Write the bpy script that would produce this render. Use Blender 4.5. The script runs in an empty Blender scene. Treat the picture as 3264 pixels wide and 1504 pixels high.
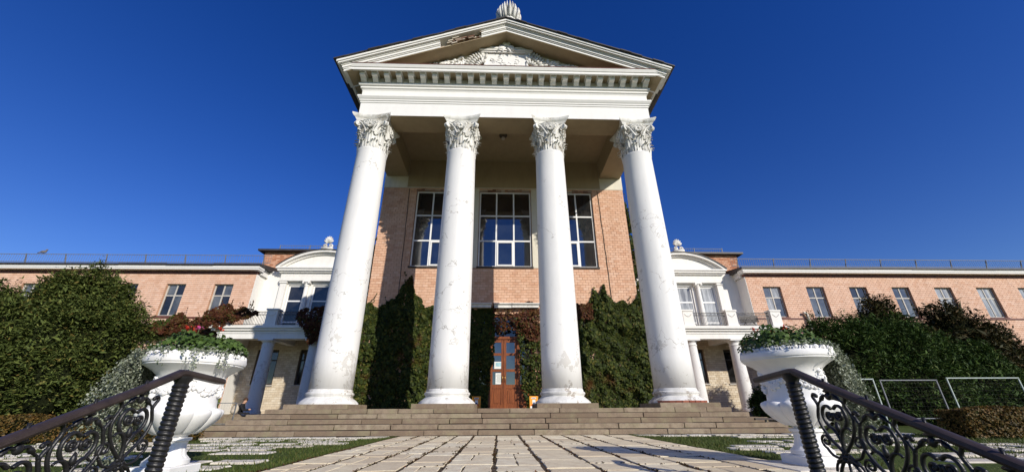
import bpy, math, random
import numpy as np
from mathutils import Matrix, Vector

random.seed(7)
rng = np.random.default_rng(7)
S = bpy.context.scene
COL = S.collection

# ------------------------------------------------------------------ camera, sky, sun, exposure
cam_d = bpy.data.cameras.new('camera')
cam_d.sensor_width = 36.0
cam_d.sensor_fit = 'HORIZONTAL'
cam_d.lens = 36.0 * 0.378208
cam_d.clip_end = 2000.0
cam_d.clip_start = 0.05
cam = bpy.data.objects.new('camera', cam_d)
COL.objects.link(cam)
S.camera = cam
CAMP = Vector((-0.2114, -13.794, 0.57))
yaw, pit, rol = 0.0336356, 0.424568, -0.00533285
F_ = Vector((math.sin(yaw) * math.cos(pit), math.cos(yaw) * math.cos(pit), math.sin(pit)))
R0 = Vector((math.cos(yaw), -math.sin(yaw), 0.0))
U0 = R0.cross(F_)
R_ = R0 * math.cos(rol) + U0 * math.sin(rol)
U_ = U0 * math.cos(rol) - R0 * math.sin(rol)
cam.matrix_world = Matrix(((R_.x, U_.x, -F_.x, CAMP.x), (R_.y, U_.y, -F_.y, CAMP.y),
                           (R_.z, U_.z, -F_.z, CAMP.z), (0, 0, 0, 1)))

SUN_TO = Vector((0.76, -1.0, 0.572)).normalized()
el = math.asin(SUN_TO.z)
az = math.atan2(SUN_TO.x, SUN_TO.y)
W = bpy.data.worlds.new('World')
S.world = W
W.use_nodes = True
wn = W.node_tree
wn.nodes.clear()
sky = wn.nodes.new('ShaderNodeTexSky')
sky.sky_type = 'NISHITA'
sky.sun_disc = False
sky.sun_elevation = el
sky.sun_rotation = az
sky.altitude = 200.0
sky.air_density = 1.0
sky.dust_density = 0.08
sky.ozone_density = 3.0
bg = wn.nodes.new('ShaderNodeBackground')
bg.inputs['Strength'].default_value = 0.12
wo = wn.nodes.new('ShaderNodeOutputWorld')
hs = wn.nodes.new('ShaderNodeHueSaturation')      # the phone's vivid rendering of a clear sky
hs.inputs['Saturation'].default_value = 1.34
hs.inputs['Hue'].default_value = 0.526
wn.links.new(sky.outputs[0], hs.inputs['Color'])
wn.links.new(hs.outputs[0], bg.inputs['Color'])
wn.links.new(bg.outputs[0], wo.inputs['Surface'])

sun_d = bpy.data.lights.new('sun', 'SUN')
sun_d.energy = 4.8
sun_d.angle = math.radians(0.53)
sun_d.color = (1.0, 0.93, 0.82)
sun = bpy.data.objects.new('sun', sun_d)
COL.objects.link(sun)
sun.rotation_euler = SUN_TO.to_track_quat('Z', 'Y').to_euler()
sun.location = (20, -30, 30)

S.view_settings.view_transform = 'Standard'
S.view_settings.look = 'None'
S.view_settings.exposure = 0.0
S.view_settings.gamma = 1.0
S.view_settings.use_curve_mapping = False

# ------------------------------------------------------------------ materials
M = {}


def nodes_of(name, rough=0.7, spec=0.3):
    m = bpy.data.materials.new(name)
    m.use_nodes = True
    nt = m.node_tree
    b = nt.nodes['Principled BSDF']
    b.inputs['Roughness'].default_value = rough
    b.inputs['Specular IOR Level'].default_value = spec
    M[name] = m
    return m, nt, b


def c4(c):
    return (c[0], c[1], c[2], 1.0)


def ramp(nt, fac, stops):
    r = nt.nodes.new('ShaderNodeValToRGB')
    e = r.color_ramp.elements
    e[0].position, e[0].color = stops[0][0], c4(stops[0][1])
    e[1].position, e[1].color = stops[-1][0], c4(stops[-1][1])
    for p, c in stops[1:-1]:
        x = e.new(p)
        x.color = c4(c)
    nt.links.new(fac, r.inputs[0])
    return r.outputs[0]


def noise(nt, scale, detail=4.0, rough=0.55, stretch=None, dist=0.0):
    t = nt.nodes.new('ShaderNodeTexNoise')
    t.inputs['Scale'].default_value = scale
    t.inputs['Detail'].default_value = detail
    t.inputs['Roughness'].default_value = rough
    t.inputs['Distortion'].default_value = dist
    g = nt.nodes.new('ShaderNodeNewGeometry')
    if stretch:
        mp = nt.nodes.new('ShaderNodeMapping')
        mp.inputs['Scale'].default_value = stretch
        nt.links.new(g.outputs['Position'], mp.inputs['Vector'])
        nt.links.new(mp.outputs[0], t.inputs['Vector'])
    else:
        nt.links.new(g.outputs['Position'], t.inputs['Vector'])
    return t.outputs['Fac']


def mixc(nt, fac, a, b, mode='MIX'):
    x = nt.nodes.new('ShaderNodeMix')
    x.data_type = 'RGBA'
    x.blend_type = mode
    for sock, v in ((x.inputs[0], fac), (x.inputs[6], a), (x.inputs[7], b)):
        if isinstance(v, (int, float)):
            sock.default_value = v
        elif isinstance(v, tuple):
            sock.default_value = c4(v)
        else:
            nt.links.new(v, sock)
    return x.outputs[2]


def math_(nt, op, a, b=None, clamp=False):
    x = nt.nodes.new('ShaderNodeMath')
    x.operation = op
    x.use_clamp = clamp
    for i, v in enumerate((a, b)):
        if v is None:
            continue
        if isinstance(v, (int, float)):
            x.inputs[i].default_value = v
        else:
            nt.links.new(v, x.inputs[i])
    return x.outputs[0]


def bump(nt, b, h, strength=0.3, dist=0.02):
    n = nt.nodes.new('ShaderNodeBump')
    n.inputs['Strength'].default_value = strength
    n.inputs['Distance'].default_value = dist
    nt.links.new(h, n.inputs['Height'])
    nt.links.new(n.outputs[0], b.inputs['Normal'])


def island(nt):
    """random number that differs between pieces of one mesh and between objects sharing a mesh"""
    g = nt.nodes.new('ShaderNodeNewGeometry')
    o = nt.nodes.new('ShaderNodeObjectInfo')
    s = math_(nt, 'ADD', g.outputs['Random Per Island'], o.outputs['Random'])
    return math_(nt, 'FRACT', s)


def plain(name, col, rough=0.7, var=0.12, scale=6.0, bump_s=0.15, bump_scale=40.0, spec=0.3, metallic=0.0, bd=0.01):
    m, nt, b = nodes_of(name, rough, spec)
    n = noise(nt, scale, 5)
    lo = tuple(c * (1 - var) for c in col)
    hi = tuple(min(1.0, c * (1 + var)) for c in col)
    nt.links.new(ramp(nt, n, [(0.3, lo), (0.7, hi)]), b.inputs['Base Color'])
    b.inputs['Metallic'].default_value = metallic
    if bump_s:
        bump(nt, b, noise(nt, bump_scale, 4), bump_s, bd)
    return m


def plaster(name, col, under, amount=0.62, zlo=None, zhi=None, stain=0.25, crack=False):
    """painted plaster; the paint has come off in flakes where a noise passes the threshold"""
    m, nt, b = nodes_of(name, 0.62, 0.25)
    n1 = noise(nt, 1.7, 3, 0.5)
    n2 = noise(nt, 7.5, 6, 0.68, dist=0.6)
    s = math_(nt, 'ADD', math_(nt, 'MULTIPLY', n1, 0.55), math_(nt, 'MULTIPLY', n2, 0.45))
    if zlo is not None:
        g = nt.nodes.new('ShaderNodeNewGeometry')
        sp = nt.nodes.new('ShaderNodeSeparateXYZ')
        nt.links.new(g.outputs['Position'], sp.inputs[0])
        mr = nt.nodes.new('ShaderNodeMapRange')
        mr.inputs['From Min'].default_value = zlo
        mr.inputs['From Max'].default_value = zhi
        mr.inputs['To Min'].default_value = 0.045
        mr.inputs['To Max'].default_value = -0.05
        nt.links.new(sp.outputs['Z'], mr.inputs['Value'])
        s = math_(nt, 'ADD', s, mr.outputs[0])
    mr2 = nt.nodes.new('ShaderNodeMapRange')
    mr2.inputs['From Min'].default_value = amount
    mr2.inputs['From Max'].default_value = amount + 0.008
    nt.links.new(s, mr2.inputs['Value'])
    flake = mr2.outputs[0]
    st = noise(nt, 2.2, 6, 0.7, stretch=(1.6, 1.6, 0.35))
    dirt = ramp(nt, st, [(0.42, col), (0.78, tuple(c * (1 - stain) for c in col))])
    colr = mixc(nt, flake, dirt, under)
    if crack:
        vo = nt.nodes.new('ShaderNodeTexVoronoi')
        vo.feature = 'DISTANCE_TO_EDGE'
        vo.inputs['Scale'].default_value = 1.1
        gv = nt.nodes.new('ShaderNodeNewGeometry')
        nv = nt.nodes.new('ShaderNodeTexNoise')
        nv.inputs['Scale'].default_value = 2.5
        nv.inputs['Detail'].default_value = 6.0
        nt.links.new(gv.outputs['Position'], nv.inputs['Vector'])
        va = nt.nodes.new('ShaderNodeVectorMath')
        va.operation = 'MULTIPLY_ADD'
        va.inputs[1].default_value = (0.9, 0.9, 0.9)
        nt.links.new(nv.outputs['Color'], va.inputs[0])
        nt.links.new(gv.outputs['Position'], va.inputs[2])
        nt.links.new(va.outputs[0], vo.inputs['Vector'])
        line = math_(nt, 'LESS_THAN', vo.outputs['Distance'], 0.009)
        line = math_(nt, 'MULTIPLY', line, math_(nt, 'GREATER_THAN', noise(nt, 0.8, 2), 0.55))
        colr = mixc(nt, math_(nt, 'MULTIPLY', line, 0.75), colr, (0.36, 0.34, 0.31))
        flake = math_(nt, 'MAXIMUM', flake, line)
    nt.links.new(colr, b.inputs['Base Color'])
    h = math_(nt, 'SUBTRACT', math_(nt, 'MULTIPLY', noise(nt, 22, 5, 0.6), 0.35), math_(nt, 'MULTIPLY', flake, 0.8))
    bump(nt, b, h, 0.35, 0.012)
    return m


WHITE = (0.80, 0.79, 0.755)
plaster('column_paint', (0.765, 0.76, 0.735), (0.60, 0.585, 0.55), 0.597, 0.8, 7.0, 0.10, True)
plaster('white_plaster', WHITE, (0.55, 0.53, 0.48), 0.70, None, None, 0.07)
plaster('worn_plaster', (0.77, 0.76, 0.72), (0.42, 0.38, 0.33), 0.57, None, None, 0.4)
plaster('shaded_ochre_plaster', (0.39, 0.31, 0.195), (0.40, 0.32, 0.2), 0.68, None, None, 0.15)  # ochre tone darkened further to carry the shade of ceiling and soffits
plaster('cream_plaster', (0.70, 0.66, 0.54), (0.56, 0.51, 0.40), 0.66, None, None, 0.2)
plaster('loggia_plaster', (0.80, 0.785, 0.74), (0.6, 0.56, 0.5), 0.70, None, None, 0.12)
plaster('stone_capital', (0.76, 0.75, 0.70), (0.46, 0.43, 0.37), 0.55, None, None, 0.55)
plaster('urn_paint', (0.82, 0.815, 0.80), (0.66, 0.65, 0.62), 0.66, None, None, 0.12)


def brick_mat(name, stops, rough=0.85):
    m, nt, b = nodes_of(name, rough, 0.15)
    base = ramp(nt, island(nt), stops)
    run = noise(nt, 1.5, 5, 0.65, stretch=(2.2, 2.2, 0.22))
    base = mixc(nt, 0.30, base, ramp(nt, run, [(0.36, (0.62, 0.58, 0.55)), (0.56, (1, 1, 1))]), 'MULTIPLY')
    pat = noise(nt, 0.7, 4, 0.6)
    base = mixc(nt, ramp(nt, pat, [(0.45, (0, 0, 0)), (0.75, (0.35, 0.35, 0.35))]), base, stops[0][1])
    fine = noise(nt, 30, 4, 0.7)
    base = mixc(nt, 0.35, base, ramp(nt, fine, [(0.3, (0.55, 0.55, 0.55)), (0.7, (1, 1, 1))]), 'MULTIPLY')
    nt.links.new(base, b.inputs['Base Color'])
    bump(nt, b, fine, 0.4, 0.01)
    return m


brick_mat('peach_brick', [(0.0, (0.65, 0.375, 0.245)), (0.25, (0.725, 0.455, 0.31)), (0.8, (0.755, 0.49, 0.345)), (1.0, (0.775, 0.53, 0.39))])
brick_mat('wing_brick', [(0.0, (0.70, 0.43, 0.30)), (0.25, (0.765, 0.505, 0.37)), (0.8, (0.79, 0.535, 0.40)), (1.0, (0.81, 0.57, 0.44))])
brick_mat('attic_brick', [(0.0, (0.42, 0.18, 0.10)), (0.5, (0.60, 0.31, 0.19)), (1.0, (0.70, 0.42, 0.28))])
brick_mat('cream_brick', [(0.0, (0.60, 0.50, 0.36)), (0.5, (0.72, 0.62, 0.47)), (1.0, (0.78, 0.70, 0.56))])
plain('mortar', (0.47, 0.275, 0.18), 0.9, 0.25, 3)
plain('cream_mortar', (0.40, 0.33, 0.24), 0.9, 0.2, 3)
brick_mat('rubble', [(0.0, (0.20, 0.10, 0.07)), (0.5, (0.45, 0.36, 0.28)), (1.0, (0.62, 0.57, 0.48))])
brick_mat('bare_red_brick', [(0.0, (0.26, 0.08, 0.05)), (1.0, (0.42, 0.17, 0.11))])


def stone_mat(name, stops, blot, moss=None):
    m, nt, b = nodes_of(name, 0.85, 0.2)
    base = ramp(nt, island(nt), stops)
    n = noise(nt, 5, 7, 0.7)
    base = mixc(nt, ramp(nt, n, [(0.42, (0, 0, 0)), (0.62, (0.75, 0.75, 0.75))]), base, blot)
    f = noise(nt, 45, 4, 0.7)
    base = mixc(nt, 0.5, base, ramp(nt, f, [(0.3, (0.6, 0.6, 0.6)), (0.65, (1, 1, 1))]), 'MULTIPLY')
    if moss:
        n3 = noise(nt, 2.3, 5, 0.65)
        base = mixc(nt, ramp(nt, n3, [(0.5, (0, 0, 0)), (0.66, (0.6, 0.6, 0.6))]), base, moss)
    nt.links.new(base, b.inputs['Base Color'])
    bump(nt, b, math_(nt, 'ADD', n, math_(nt, 'MULTIPLY', f, 0.5)), 0.5, 0.015)
    return m


stone_mat('step_stone', [(0.0, (0.21, 0.155, 0.105)), (0.5, (0.285, 0.22, 0.155)), (1.0, (0.36, 0.295, 0.21))], (0.19, 0.14, 0.10), (0.27, 0.24, 0.145))
stone_mat('paver_stone', [(0.0, (0.64, 0.53, 0.37)), (0.5, (0.82, 0.715, 0.50)), (1.0, (0.86, 0.785, 0.59))], (0.66, 0.54, 0.37))
stone_mat('lawn_slab_stone', [(0.0, (0.64, 0.58, 0.48)), (1.0, (0.80, 0.76, 0.68))], (0.54, 0.48, 0.38))
plain('soil', (0.075, 0.052, 0.032), 0.95, 0.35, 5, 0.6, 20, bd=0.03)
m, nt, b = nodes_of('lawn_soil', 0.95, 0.1)
n = noise(nt, 1.3, 6, 0.65)
nt.links.new(ramp(nt, n, [(0.3, (0.055, 0.075, 0.02)), (0.55, (0.075, 0.105, 0.026)), (0.75, (0.11, 0.105, 0.04))]), b.inputs['Base Color'])
bump(nt, b, noise(nt, 35, 4), 0.8, 0.04)
plain('iron', (0.012, 0.012, 0.013), 0.42, 0.3, 20, 0.3, 60, 0.5)
plain('handrail_wood', (0.040, 0.028, 0.024), 0.5, 0.3, 12, 0.25, 60, 0.4)
plain('roof_metal', (0.045, 0.042, 0.042), 0.55, 0.3, 3, 0.2, 12, 0.4)
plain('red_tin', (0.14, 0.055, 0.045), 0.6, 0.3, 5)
plain('dark_frame', (0.055, 0.045, 0.04), 0.6, 0.2, 8)
plain('white_frame', (0.78, 0.78, 0.77), 0.4, 0.04, 8, 0.0)
plain('aged_frame', (0.50, 0.47, 0.42), 0.6, 0.2, 9)
plain('lamp_dark', (0.10, 0.08, 0.06), 0.5, 0.1, 9)
plain('galvanised', (0.36, 0.42, 0.40), 0.45, 0.15, 12, 0.1, 40, 0.5)
plain('rail_grey', (0.17, 0.18, 0.20), 0.6, 0.2, 12)
plain('bark', (0.09, 0.06, 0.04), 0.9, 0.35, 14, 0.8, 40)
plain('cloth_black', (0.015, 0.015, 0.018), 0.9, 0.2, 20)
plain('cloth_blue', (0.03, 0.04, 0.08), 0.9, 0.2, 20)
plain('skin', (0.55, 0.32, 0.22), 0.6, 0.05, 20, 0)
plain('hair_brown', (0.07, 0.035, 0.018), 0.7, 0.3, 60)
plain('canvas_beige', (0.50, 0.44, 0.36), 0.85, 0.1, 20)
plain('paper', (0.80, 0.81, 0.78), 0.6, 0.03, 20, 0)
plain('print_grey', (0.30, 0.34, 0.30), 0.6, 0.05, 20, 0)
plain('print_blue', (0.35, 0.58, 0.66), 0.6, 0.2, 9, 0)
plain('board_orange', (0.78, 0.33, 0.035), 0.5, 0.06, 9, 0)
plain('board_navy', (0.06, 0.10, 0.22), 0.5, 0.06, 9, 0)
plain('board_red', (0.62, 0.11, 0.04), 0.5, 0.06, 9, 0)
plain('feather_grey', (0.16, 0.15, 0.16), 0.8, 0.2, 30, 0)
plain('brass', (0.45, 0.30, 0.10), 0.35, 0.1, 9, 0, 40, 0.5, 0.9)
# varnished door wood
m, nt, b = nodes_of('door_wood', 0.42, 0.4)
gr = noise(nt, 9, 6, 0.6, stretch=(5, 5, 0.35))
nt.links.new(ramp(nt, gr, [(0.3, (0.105, 0.026, 0.008)), (0.55, (0.235, 0.066, 0.017)), (0.75, (0.32, 0.105, 0.03))]), b.inputs['Base Color'])
bump(nt, b, gr, 0.2, 0.004)


def glass_mat(name, inside, refl, wob=0.02, folds=None):
    m, nt, b = nodes_of(name, 0.04, 0.5)
    n = noise(nt, 0.9 if not folds else 1.6, 4, 0.6, folds)
    nt.links.new(ramp(nt, n, [(0.35, tuple(c * 0.35 for c in inside)), (0.65, tuple(min(1.0, c * 1.15) for c in inside))]), b.inputs['Base Color'])
    b.inputs['IOR'].default_value = refl
    bump(nt, b, noise(nt, 1.6, 2), wob, 0.02)
    return m


glass_mat('hall_glass', (0.016, 0.02, 0.024), 2.3, 0.05)
glass_mat('wing_glass', (0.13, 0.135, 0.13), 2.0, 0.16)
glass_mat('curtain_glass', (0.42, 0.43, 0.42), 1.8, 0.14, (4.0, 4.0, 0.35))
glass_mat('dark_glass', (0.03, 0.03, 0.03), 1.8, 0.05)


def leaf_mat(name, stops, rough=0.5, trans=0.15, spec=0.3, blot=None):
    m, nt, b = nodes_of(name, rough, spec)
    base = ramp(nt, island(nt), stops)
    if blot:
        n = noise(nt, blot[0], 3, 0.6)
        base = mixc(nt, ramp(nt, n, [(blot[1], (0, 0, 0)), (blot[1] + 0.12, (1, 1, 1))]), base, ramp(nt, island(nt), blot[2]))
    nt.links.new(base, b.inputs['Base Color'])
    if trans:
        t = nt.nodes.new('ShaderNodeBsdfTranslucent')
        nt.links.new(base, t.inputs['Color'])
        mx = nt.nodes.new('ShaderNodeMixShader')
        mx.inputs[0].default_value = trans
        out = nt.nodes['Material Output']
        nt.links.new(b.outputs[0], mx.inputs[1])
        nt.links.new(t.outputs[0], mx.inputs[2])
        nt.links.new(mx.outputs[0], out.inputs['Surface'])
    return m


RED = [(0.0, (0.10, 0.012, 0.008)), (0.5, (0.17, 0.03, 0.012)), (1.0, (0.15, 0.07, 0.02))]
leaf_mat('ivy_leaf', [(0.0, (0.013, 0.020, 0.005)), (0.5, (0.034, 0.050, 0.010)), (0.85, (0.062, 0.080, 0.013)), (1.0, (0.105, 0.09, 0.02))], 0.6, 0.08, 0.14,
         (0.9, 0.62, [(0.0, (0.075, 0.026, 0.009)), (1.0, (0.085, 0.062, 0.012))]))
leaf_mat('red_vine_leaf', [(0.0, (0.045, 0.014, 0.008)), (0.4, (0.085, 0.026, 0.012)), (0.7, (0.095, 0.045, 0.015)), (1.0, (0.05, 0.055, 0.012))], 0.6, 0.12, 0.15)
leaf_mat('autumn_ivy_leaf', [(0.0, (0.06, 0.10, 0.012)), (0.6, (0.12, 0.17, 0.02)), (0.9, (0.20, 0.17, 0.025)), (1.0, (0.30, 0.09, 0.02))], 0.5, 0.2)
leaf_mat('juniper_leaf', [(0.0, (0.034, 0.050, 0.012)), (0.5, (0.078, 0.104, 0.025)), (0.9, (0.135, 0.165, 0.040)), (1.0, (0.18, 0.13, 0.035))], 0.65, 0.10, 0.15,
         (1.1, 0.70, [(0.0, (0.10, 0.065, 0.022)), (1.0, (0.075, 0.085, 0.022))]))
leaf_mat('pine_leaf', [(0.0, (0.016, 0.034, 0.009)), (0.5, (0.038, 0.074, 0.015)), (0.9, (0.068, 0.115, 0.022)), (1.0, (0.11, 0.14, 0.04))], 0.6, 0.08, 0.15)
leaf_mat('thuja_leaf', [(0.0, (0.022, 0.024, 0.008)), (0.6, (0.045, 0.045, 0.014)), (1.0, (0.095, 0.06, 0.02))], 0.6, 0.08, 0.2)
leaf_mat('hedge_leaf', [(0.0, (0.045, 0.030, 0.008)), (0.5, (0.10, 0.075, 0.014)), (1.0, (0.17, 0.085, 0.02))], 0.6, 0.15)
leaf_mat('geranium_leaf', [(0.0, (0.04, 0.075, 0.015)), (1.0, (0.09, 0.15, 0.03))], 0.55, 0.15)
leaf_mat('silver_leaf', [(0.0, (0.13, 0.155, 0.095)), (0.5, (0.24, 0.27, 0.19)), (1.0, (0.38, 0.40, 0.32))], 0.7, 0.1)
leaf_mat('red_petal', [(0.0, (0.40, 0.02, 0.012)), (1.0, (0.60, 0.07, 0.03))], 0.6, 0.2)
leaf_mat('pink_petal', [(0.0, (0.55, 0.05, 0.20)), (1.0, (0.60, 0.15, 0.45))], 0.6, 0.2)
leaf_mat('grass_blade', [(0.0, (0.040, 0.062, 0.010)), (0.6, (0.070, 0.105, 0.016)), (1.0, (0.13, 0.12, 0.035))], 0.6, 0.2)
leaf_mat('weed', [(0.0, (0.045, 0.028, 0.012)), (0.4, (0.085, 0.040, 0.017)), (0.75, (0.065, 0.065, 0.018)), (1.0, (0.16, 0.05, 0.02))], 0.7, 0.2)
plain('foliage_shade', (0.012, 0.015, 0.006), 0.95, 0.4, 6, 0.9, 12, 0.05, bd=0.08)  # near-black tone for the shade deep inside crowns and hedges
plain('brown_twig', (0.10, 0.055, 0.03), 0.9, 0.3, 6)


# ------------------------------------------------------------------ mesh helpers
def put(o, parent=None):
    COL.objects.link(o)
    if parent is not None:
        o.parent = parent
        if parent.type == 'EMPTY':
            o.matrix_parent_inverse = Matrix.Translation(-parent.location)
    return o


def tag(o, label=None, cat=None, group=None, kind=None):
    for k, v in (('label', label), ('category', cat), ('group', group), ('kind', kind)):
        if v:
            o[k] = v
    return o


def thing(name, loc, label, cat, group=None):
    o = bpy.data.objects.new(name, None)
    o.location = loc
    o.empty_display_size = 0.2
    COL.objects.link(o)
    return tag(o, label, cat, group)


class B:
    def __init__(self):
        self.v = []
        self.f = []

    def add(self, vs, fs):
        k = len(self.v)
        self.v.extend(vs)
        self.f.extend([tuple(i + k for i in f) for f in fs])
        return self

    def box(self, x0, x1, y0, y1, z0, z1):
        if x0 > x1:
            x0, x1 = x1, x0
        vs = [(x0, y0, z0), (x1, y0, z0), (x1, y1, z0), (x0, y1, z0), (x0, y0, z1), (x1, y0, z1), (x1, y1, z1), (x0, y1, z1)]
        return self.add(vs, [(0, 3, 2, 1), (4, 5, 6, 7), (0, 1, 5, 4), (1, 2, 6, 5), (2, 3, 7, 6), (3, 0, 4, 7)])

    def bar(self, a, b, w, h=None):
        """box of section w x h from point a to point b"""
        h = h or w
        a, b = Vector(a), Vector(b)
        d = (b - a).normalized()
        up = Vector((0, 0, 1)) if abs(d.z) < 0.98 else Vector((0, 1, 0))
        s = d.cross(up).normalized() * (w / 2)
        u = s.cross(d).normalized() * (h / 2)
        vs = []
        for c in (a, b):
            vs += [tuple(c - s - u), tuple(c + s - u), tuple(c + s + u), tuple(c - s + u)]
        return self.add(vs, [(0, 1, 2, 3), (7, 6, 5, 4), (0, 4, 5, 1), (1, 5, 6, 2), (2, 6, 7, 3), (3, 7, 4, 0)])

    def prism(self, poly, y0, y1):
        """polygon in XZ (counter-clockwise seen from -Y) extruded along Y"""
        n = len(poly)
        vs = [(x, y0, z) for x, z in poly] + [(x, y1, z) for x, z in poly]
        fs = [tuple(range(n)), tuple(range(2 * n - 1, n - 1, -1))]
        fs += [(i, i + n, (i + 1) % n + n, (i + 1) % n) for i in range(n)]
        return self.add(vs, fs)

    def slab(self, poly, z0, z1, ch=0.012):
        """polygon in XY with a worn edge"""
        n = len(poly)
        cx = sum(p[0] for p in poly) / n
        cy = sum(p[1] for p in poly) / n
        ins = []
        for x, y in poly:
            d = math.hypot(x - cx, y - cy)
            k = (d - ch * 1.4) / d
            ins.append((cx + (x - cx) * k, cy + (y - cy) * k))
        vs = [(x, y, z0) for x, y in poly] + [(x, y, z1 - ch) for x, y in poly] + [(x, y, z1) for x, y in ins]
        fs = [tuple(range(2 * n, 3 * n))]
        for r in (0, n):
            fs += [(r + i, r + (i + 1) % n, r + n + (i + 1) % n, r + n + i) for i in range(n)]
        return self.add(vs, fs)

    def lathe(self, prof, c=(0, 0, 0), seg=32, mod=None, cap=True):
        """prof: list of (radius, z); mod(angle, z) multiplies the radius"""
        n = len(prof)
        vs = []
        for r, z in prof:
            for k in range(seg):
                a = 2 * math.pi * k / seg
                q = r * (mod(a, z) if mod else 1)
                vs.append((c[0] + q * math.cos(a), c[1] + q * math.sin(a), c[2] + z))
        fs = []
        for i in range(n - 1):
            for k in range(seg):
                k2 = (k + 1) % seg
                fs.append((i * seg + k, i * seg + k2, (i + 1) * seg + k2, (i + 1) * seg + k))
        if cap:
            fs.append(tuple(range(seg - 1, -1, -1)))
            fs.append(tuple(range((n - 1) * seg, n * seg)))
        return self.add(vs, fs)

    def tube(self, pts, r, seg=6, flat=1.0):
        """tube through points; r a number or one per point"""
        pts = [Vector(p) for p in pts]
        n = len(pts)
        rs = [r] * n if isinstance(r, (int, float)) else list(r)
        vs = []
        ref = None
        for i, p in enumerate(pts):
            d = (pts[min(i + 1, n - 1)] - pts[max(i - 1, 0)])
            d = d.normalized() if d.length > 1e-9 else Vector((0, 0, 1))
            if ref is None:
                ref = Vector((1, 0, 0)) if abs(d.x) < 0.8 else Vector((0, 1, 0))
            s = (ref - d * ref.dot(d)).normalized()
            ref = s
            u = d.cross(s)
            for k in range(seg):
                a = 2 * math.pi * k / seg
                vs.append(tuple(p + s * (math.cos(a) * rs[i] * flat) + u * (math.sin(a) * rs[i])))
        fs = []
        for i in range(n - 1):
            for k in range(seg):
                k2 = (k + 1) % seg
                fs.append((i * seg + k, i * seg + k2, (i + 1) * seg + k2, (i + 1) * seg + k))
        fs.append(tuple(range(seg - 1, -1, -1)))
        fs.append(tuple(range((n - 1) * seg, n * seg)))
        return self.add(vs, fs)

    def ball(self, c, r, seg=8, ring=6, jit=0.0):
        """ellipsoid; r a number or (rx, ry, rz)"""
        if isinstance(r, (int, float)):
            r = (r, r, r)
        vs = [(c[0], c[1], c[2] - r[2])]
        for i in range(1, ring):
            t = math.pi * i / ring
            for k in range(seg):
                a = 2 * math.pi * k / seg
                j = 1 + random.uniform(-jit, jit)
                vs.append((c[0] + r[0] * j * math.sin(t) * math.cos(a), c[1] + r[1] * j * math.sin(t) * math.sin(a), c[2] - r[2] * j * math.cos(t)))
        vs.append((c[0], c[1], c[2] + r[2]))
        top = len(vs) - 1
        fs = []
        for k in range(seg):
            k2 = (k + 1) % seg
            fs.append((0, 1 + k2, 1 + k))
            for i in range(ring - 2):
                a0, a1 = 1 + i * seg, 1 + (i + 1) * seg
                fs.append((a0 + k, a0 + k2, a1 + k2, a1 + k))
            a0 = 1 + (ring - 2) * seg
            fs.append((a0 + k, a0 + k2, top))
        return self.add(vs, fs)

    def xf(self, mat):
        self.v = [tuple(mat @ Vector(p)) for p in self.v]
        return self

    def join(self, o):
        return self.add(o.v, o.f)

    def mesh(self, name, smooth=False):
        me = bpy.data.meshes.new(name)
        me.from_pydata([tuple(p) for p in self.v], [], self.f)
        if smooth == 'auto':
            me.shade_smooth()
            me.set_sharp_from_angle(angle=math.radians(38))
        elif smooth:
            me.shade_smooth()
        return me

    def build(self, name, mat, parent=None, smooth=False):
        me = self.mesh(name, smooth)
        me.materials.append(M[mat])
        return put(bpy.data.objects.new(name, me), parent)


def clone(o, parent=None, loc=None, name=None):
    c = o.copy()
    if parent is not None:
        c.parent = parent
    COL.objects.link(c)
    if loc is not None:
        c.location = loc
    return c


def quads_mesh(name, P, mat, parent=None):
    """P: array (n, 4, 3), one quad each"""
    n = len(P)
    me = bpy.data.meshes.new(name)
    me.vertices.add(n * 4)
    me.vertices.foreach_set('co', P.reshape(-1).astype(np.float32))
    me.loops.add(n * 4)
    me.loops.foreach_set('vertex_index', np.arange(n * 4, dtype=np.int32))
    me.polygons.add(n)
    me.polygons.foreach_set('loop_start', np.arange(0, n * 4, 4, dtype=np.int32))
    me.polygons.foreach_set('loop_total', np.full(n, 4, dtype=np.int32))
    me.update(calc_edges=True)
    me.materials.append(M[mat])
    return put(bpy.data.objects.new(name, me), parent)


def unit(a):
    return a / (np.linalg.norm(a, axis=-1, keepdims=True) + 1e-9)


def leaves(pos, nrm, size, aspect=0.8, tipdir=None, spread=0.45, fold=0.15):
    """kite-shaped leaves at pos, facing nrm, tips pointing along tipdir"""
    n = len(pos)
    nr = unit(nrm + rng.normal(0, spread, (n, 3)))
    t = np.tile(np.array([0, 0, -1.0]), (n, 1)) if tipdir is None else np.asarray(tipdir)
    t = unit(t + rng.normal(0, 0.5, (n, 3)))
    t = unit(t - nr * np.sum(t * nr, 1, keepdims=True))
    s = np.cross(nr, t)
    L = (size * rng.uniform(0.65, 1.25, n))[:, None]
    w = L * aspect * 0.5
    a = pos - t * L * 0.45
    b_ = pos + s * w + nr * L * fold - t * L * 0.05
    c = pos + t * L * 0.55
    d = pos - s * w + nr * L * fold - t * L * 0.05
    return np.stack([a, b_, c, d], 1)


def vnoise(p, seed=0):
    """cheap smooth 3-d noise in -1..1 made of sines"""
    r = np.random.default_rng(seed)
    s = np.zeros(len(p))
    for k in range(7):
        d = r.normal(0, 1, 3)
        d /= np.linalg.norm(d)
        f = r.uniform(0.7, 2.6)
        s += np.sin(p @ d * f + r.uniform(0, 6.28)) / (0.6 + f * 0.5)
    return s / 2.6


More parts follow.
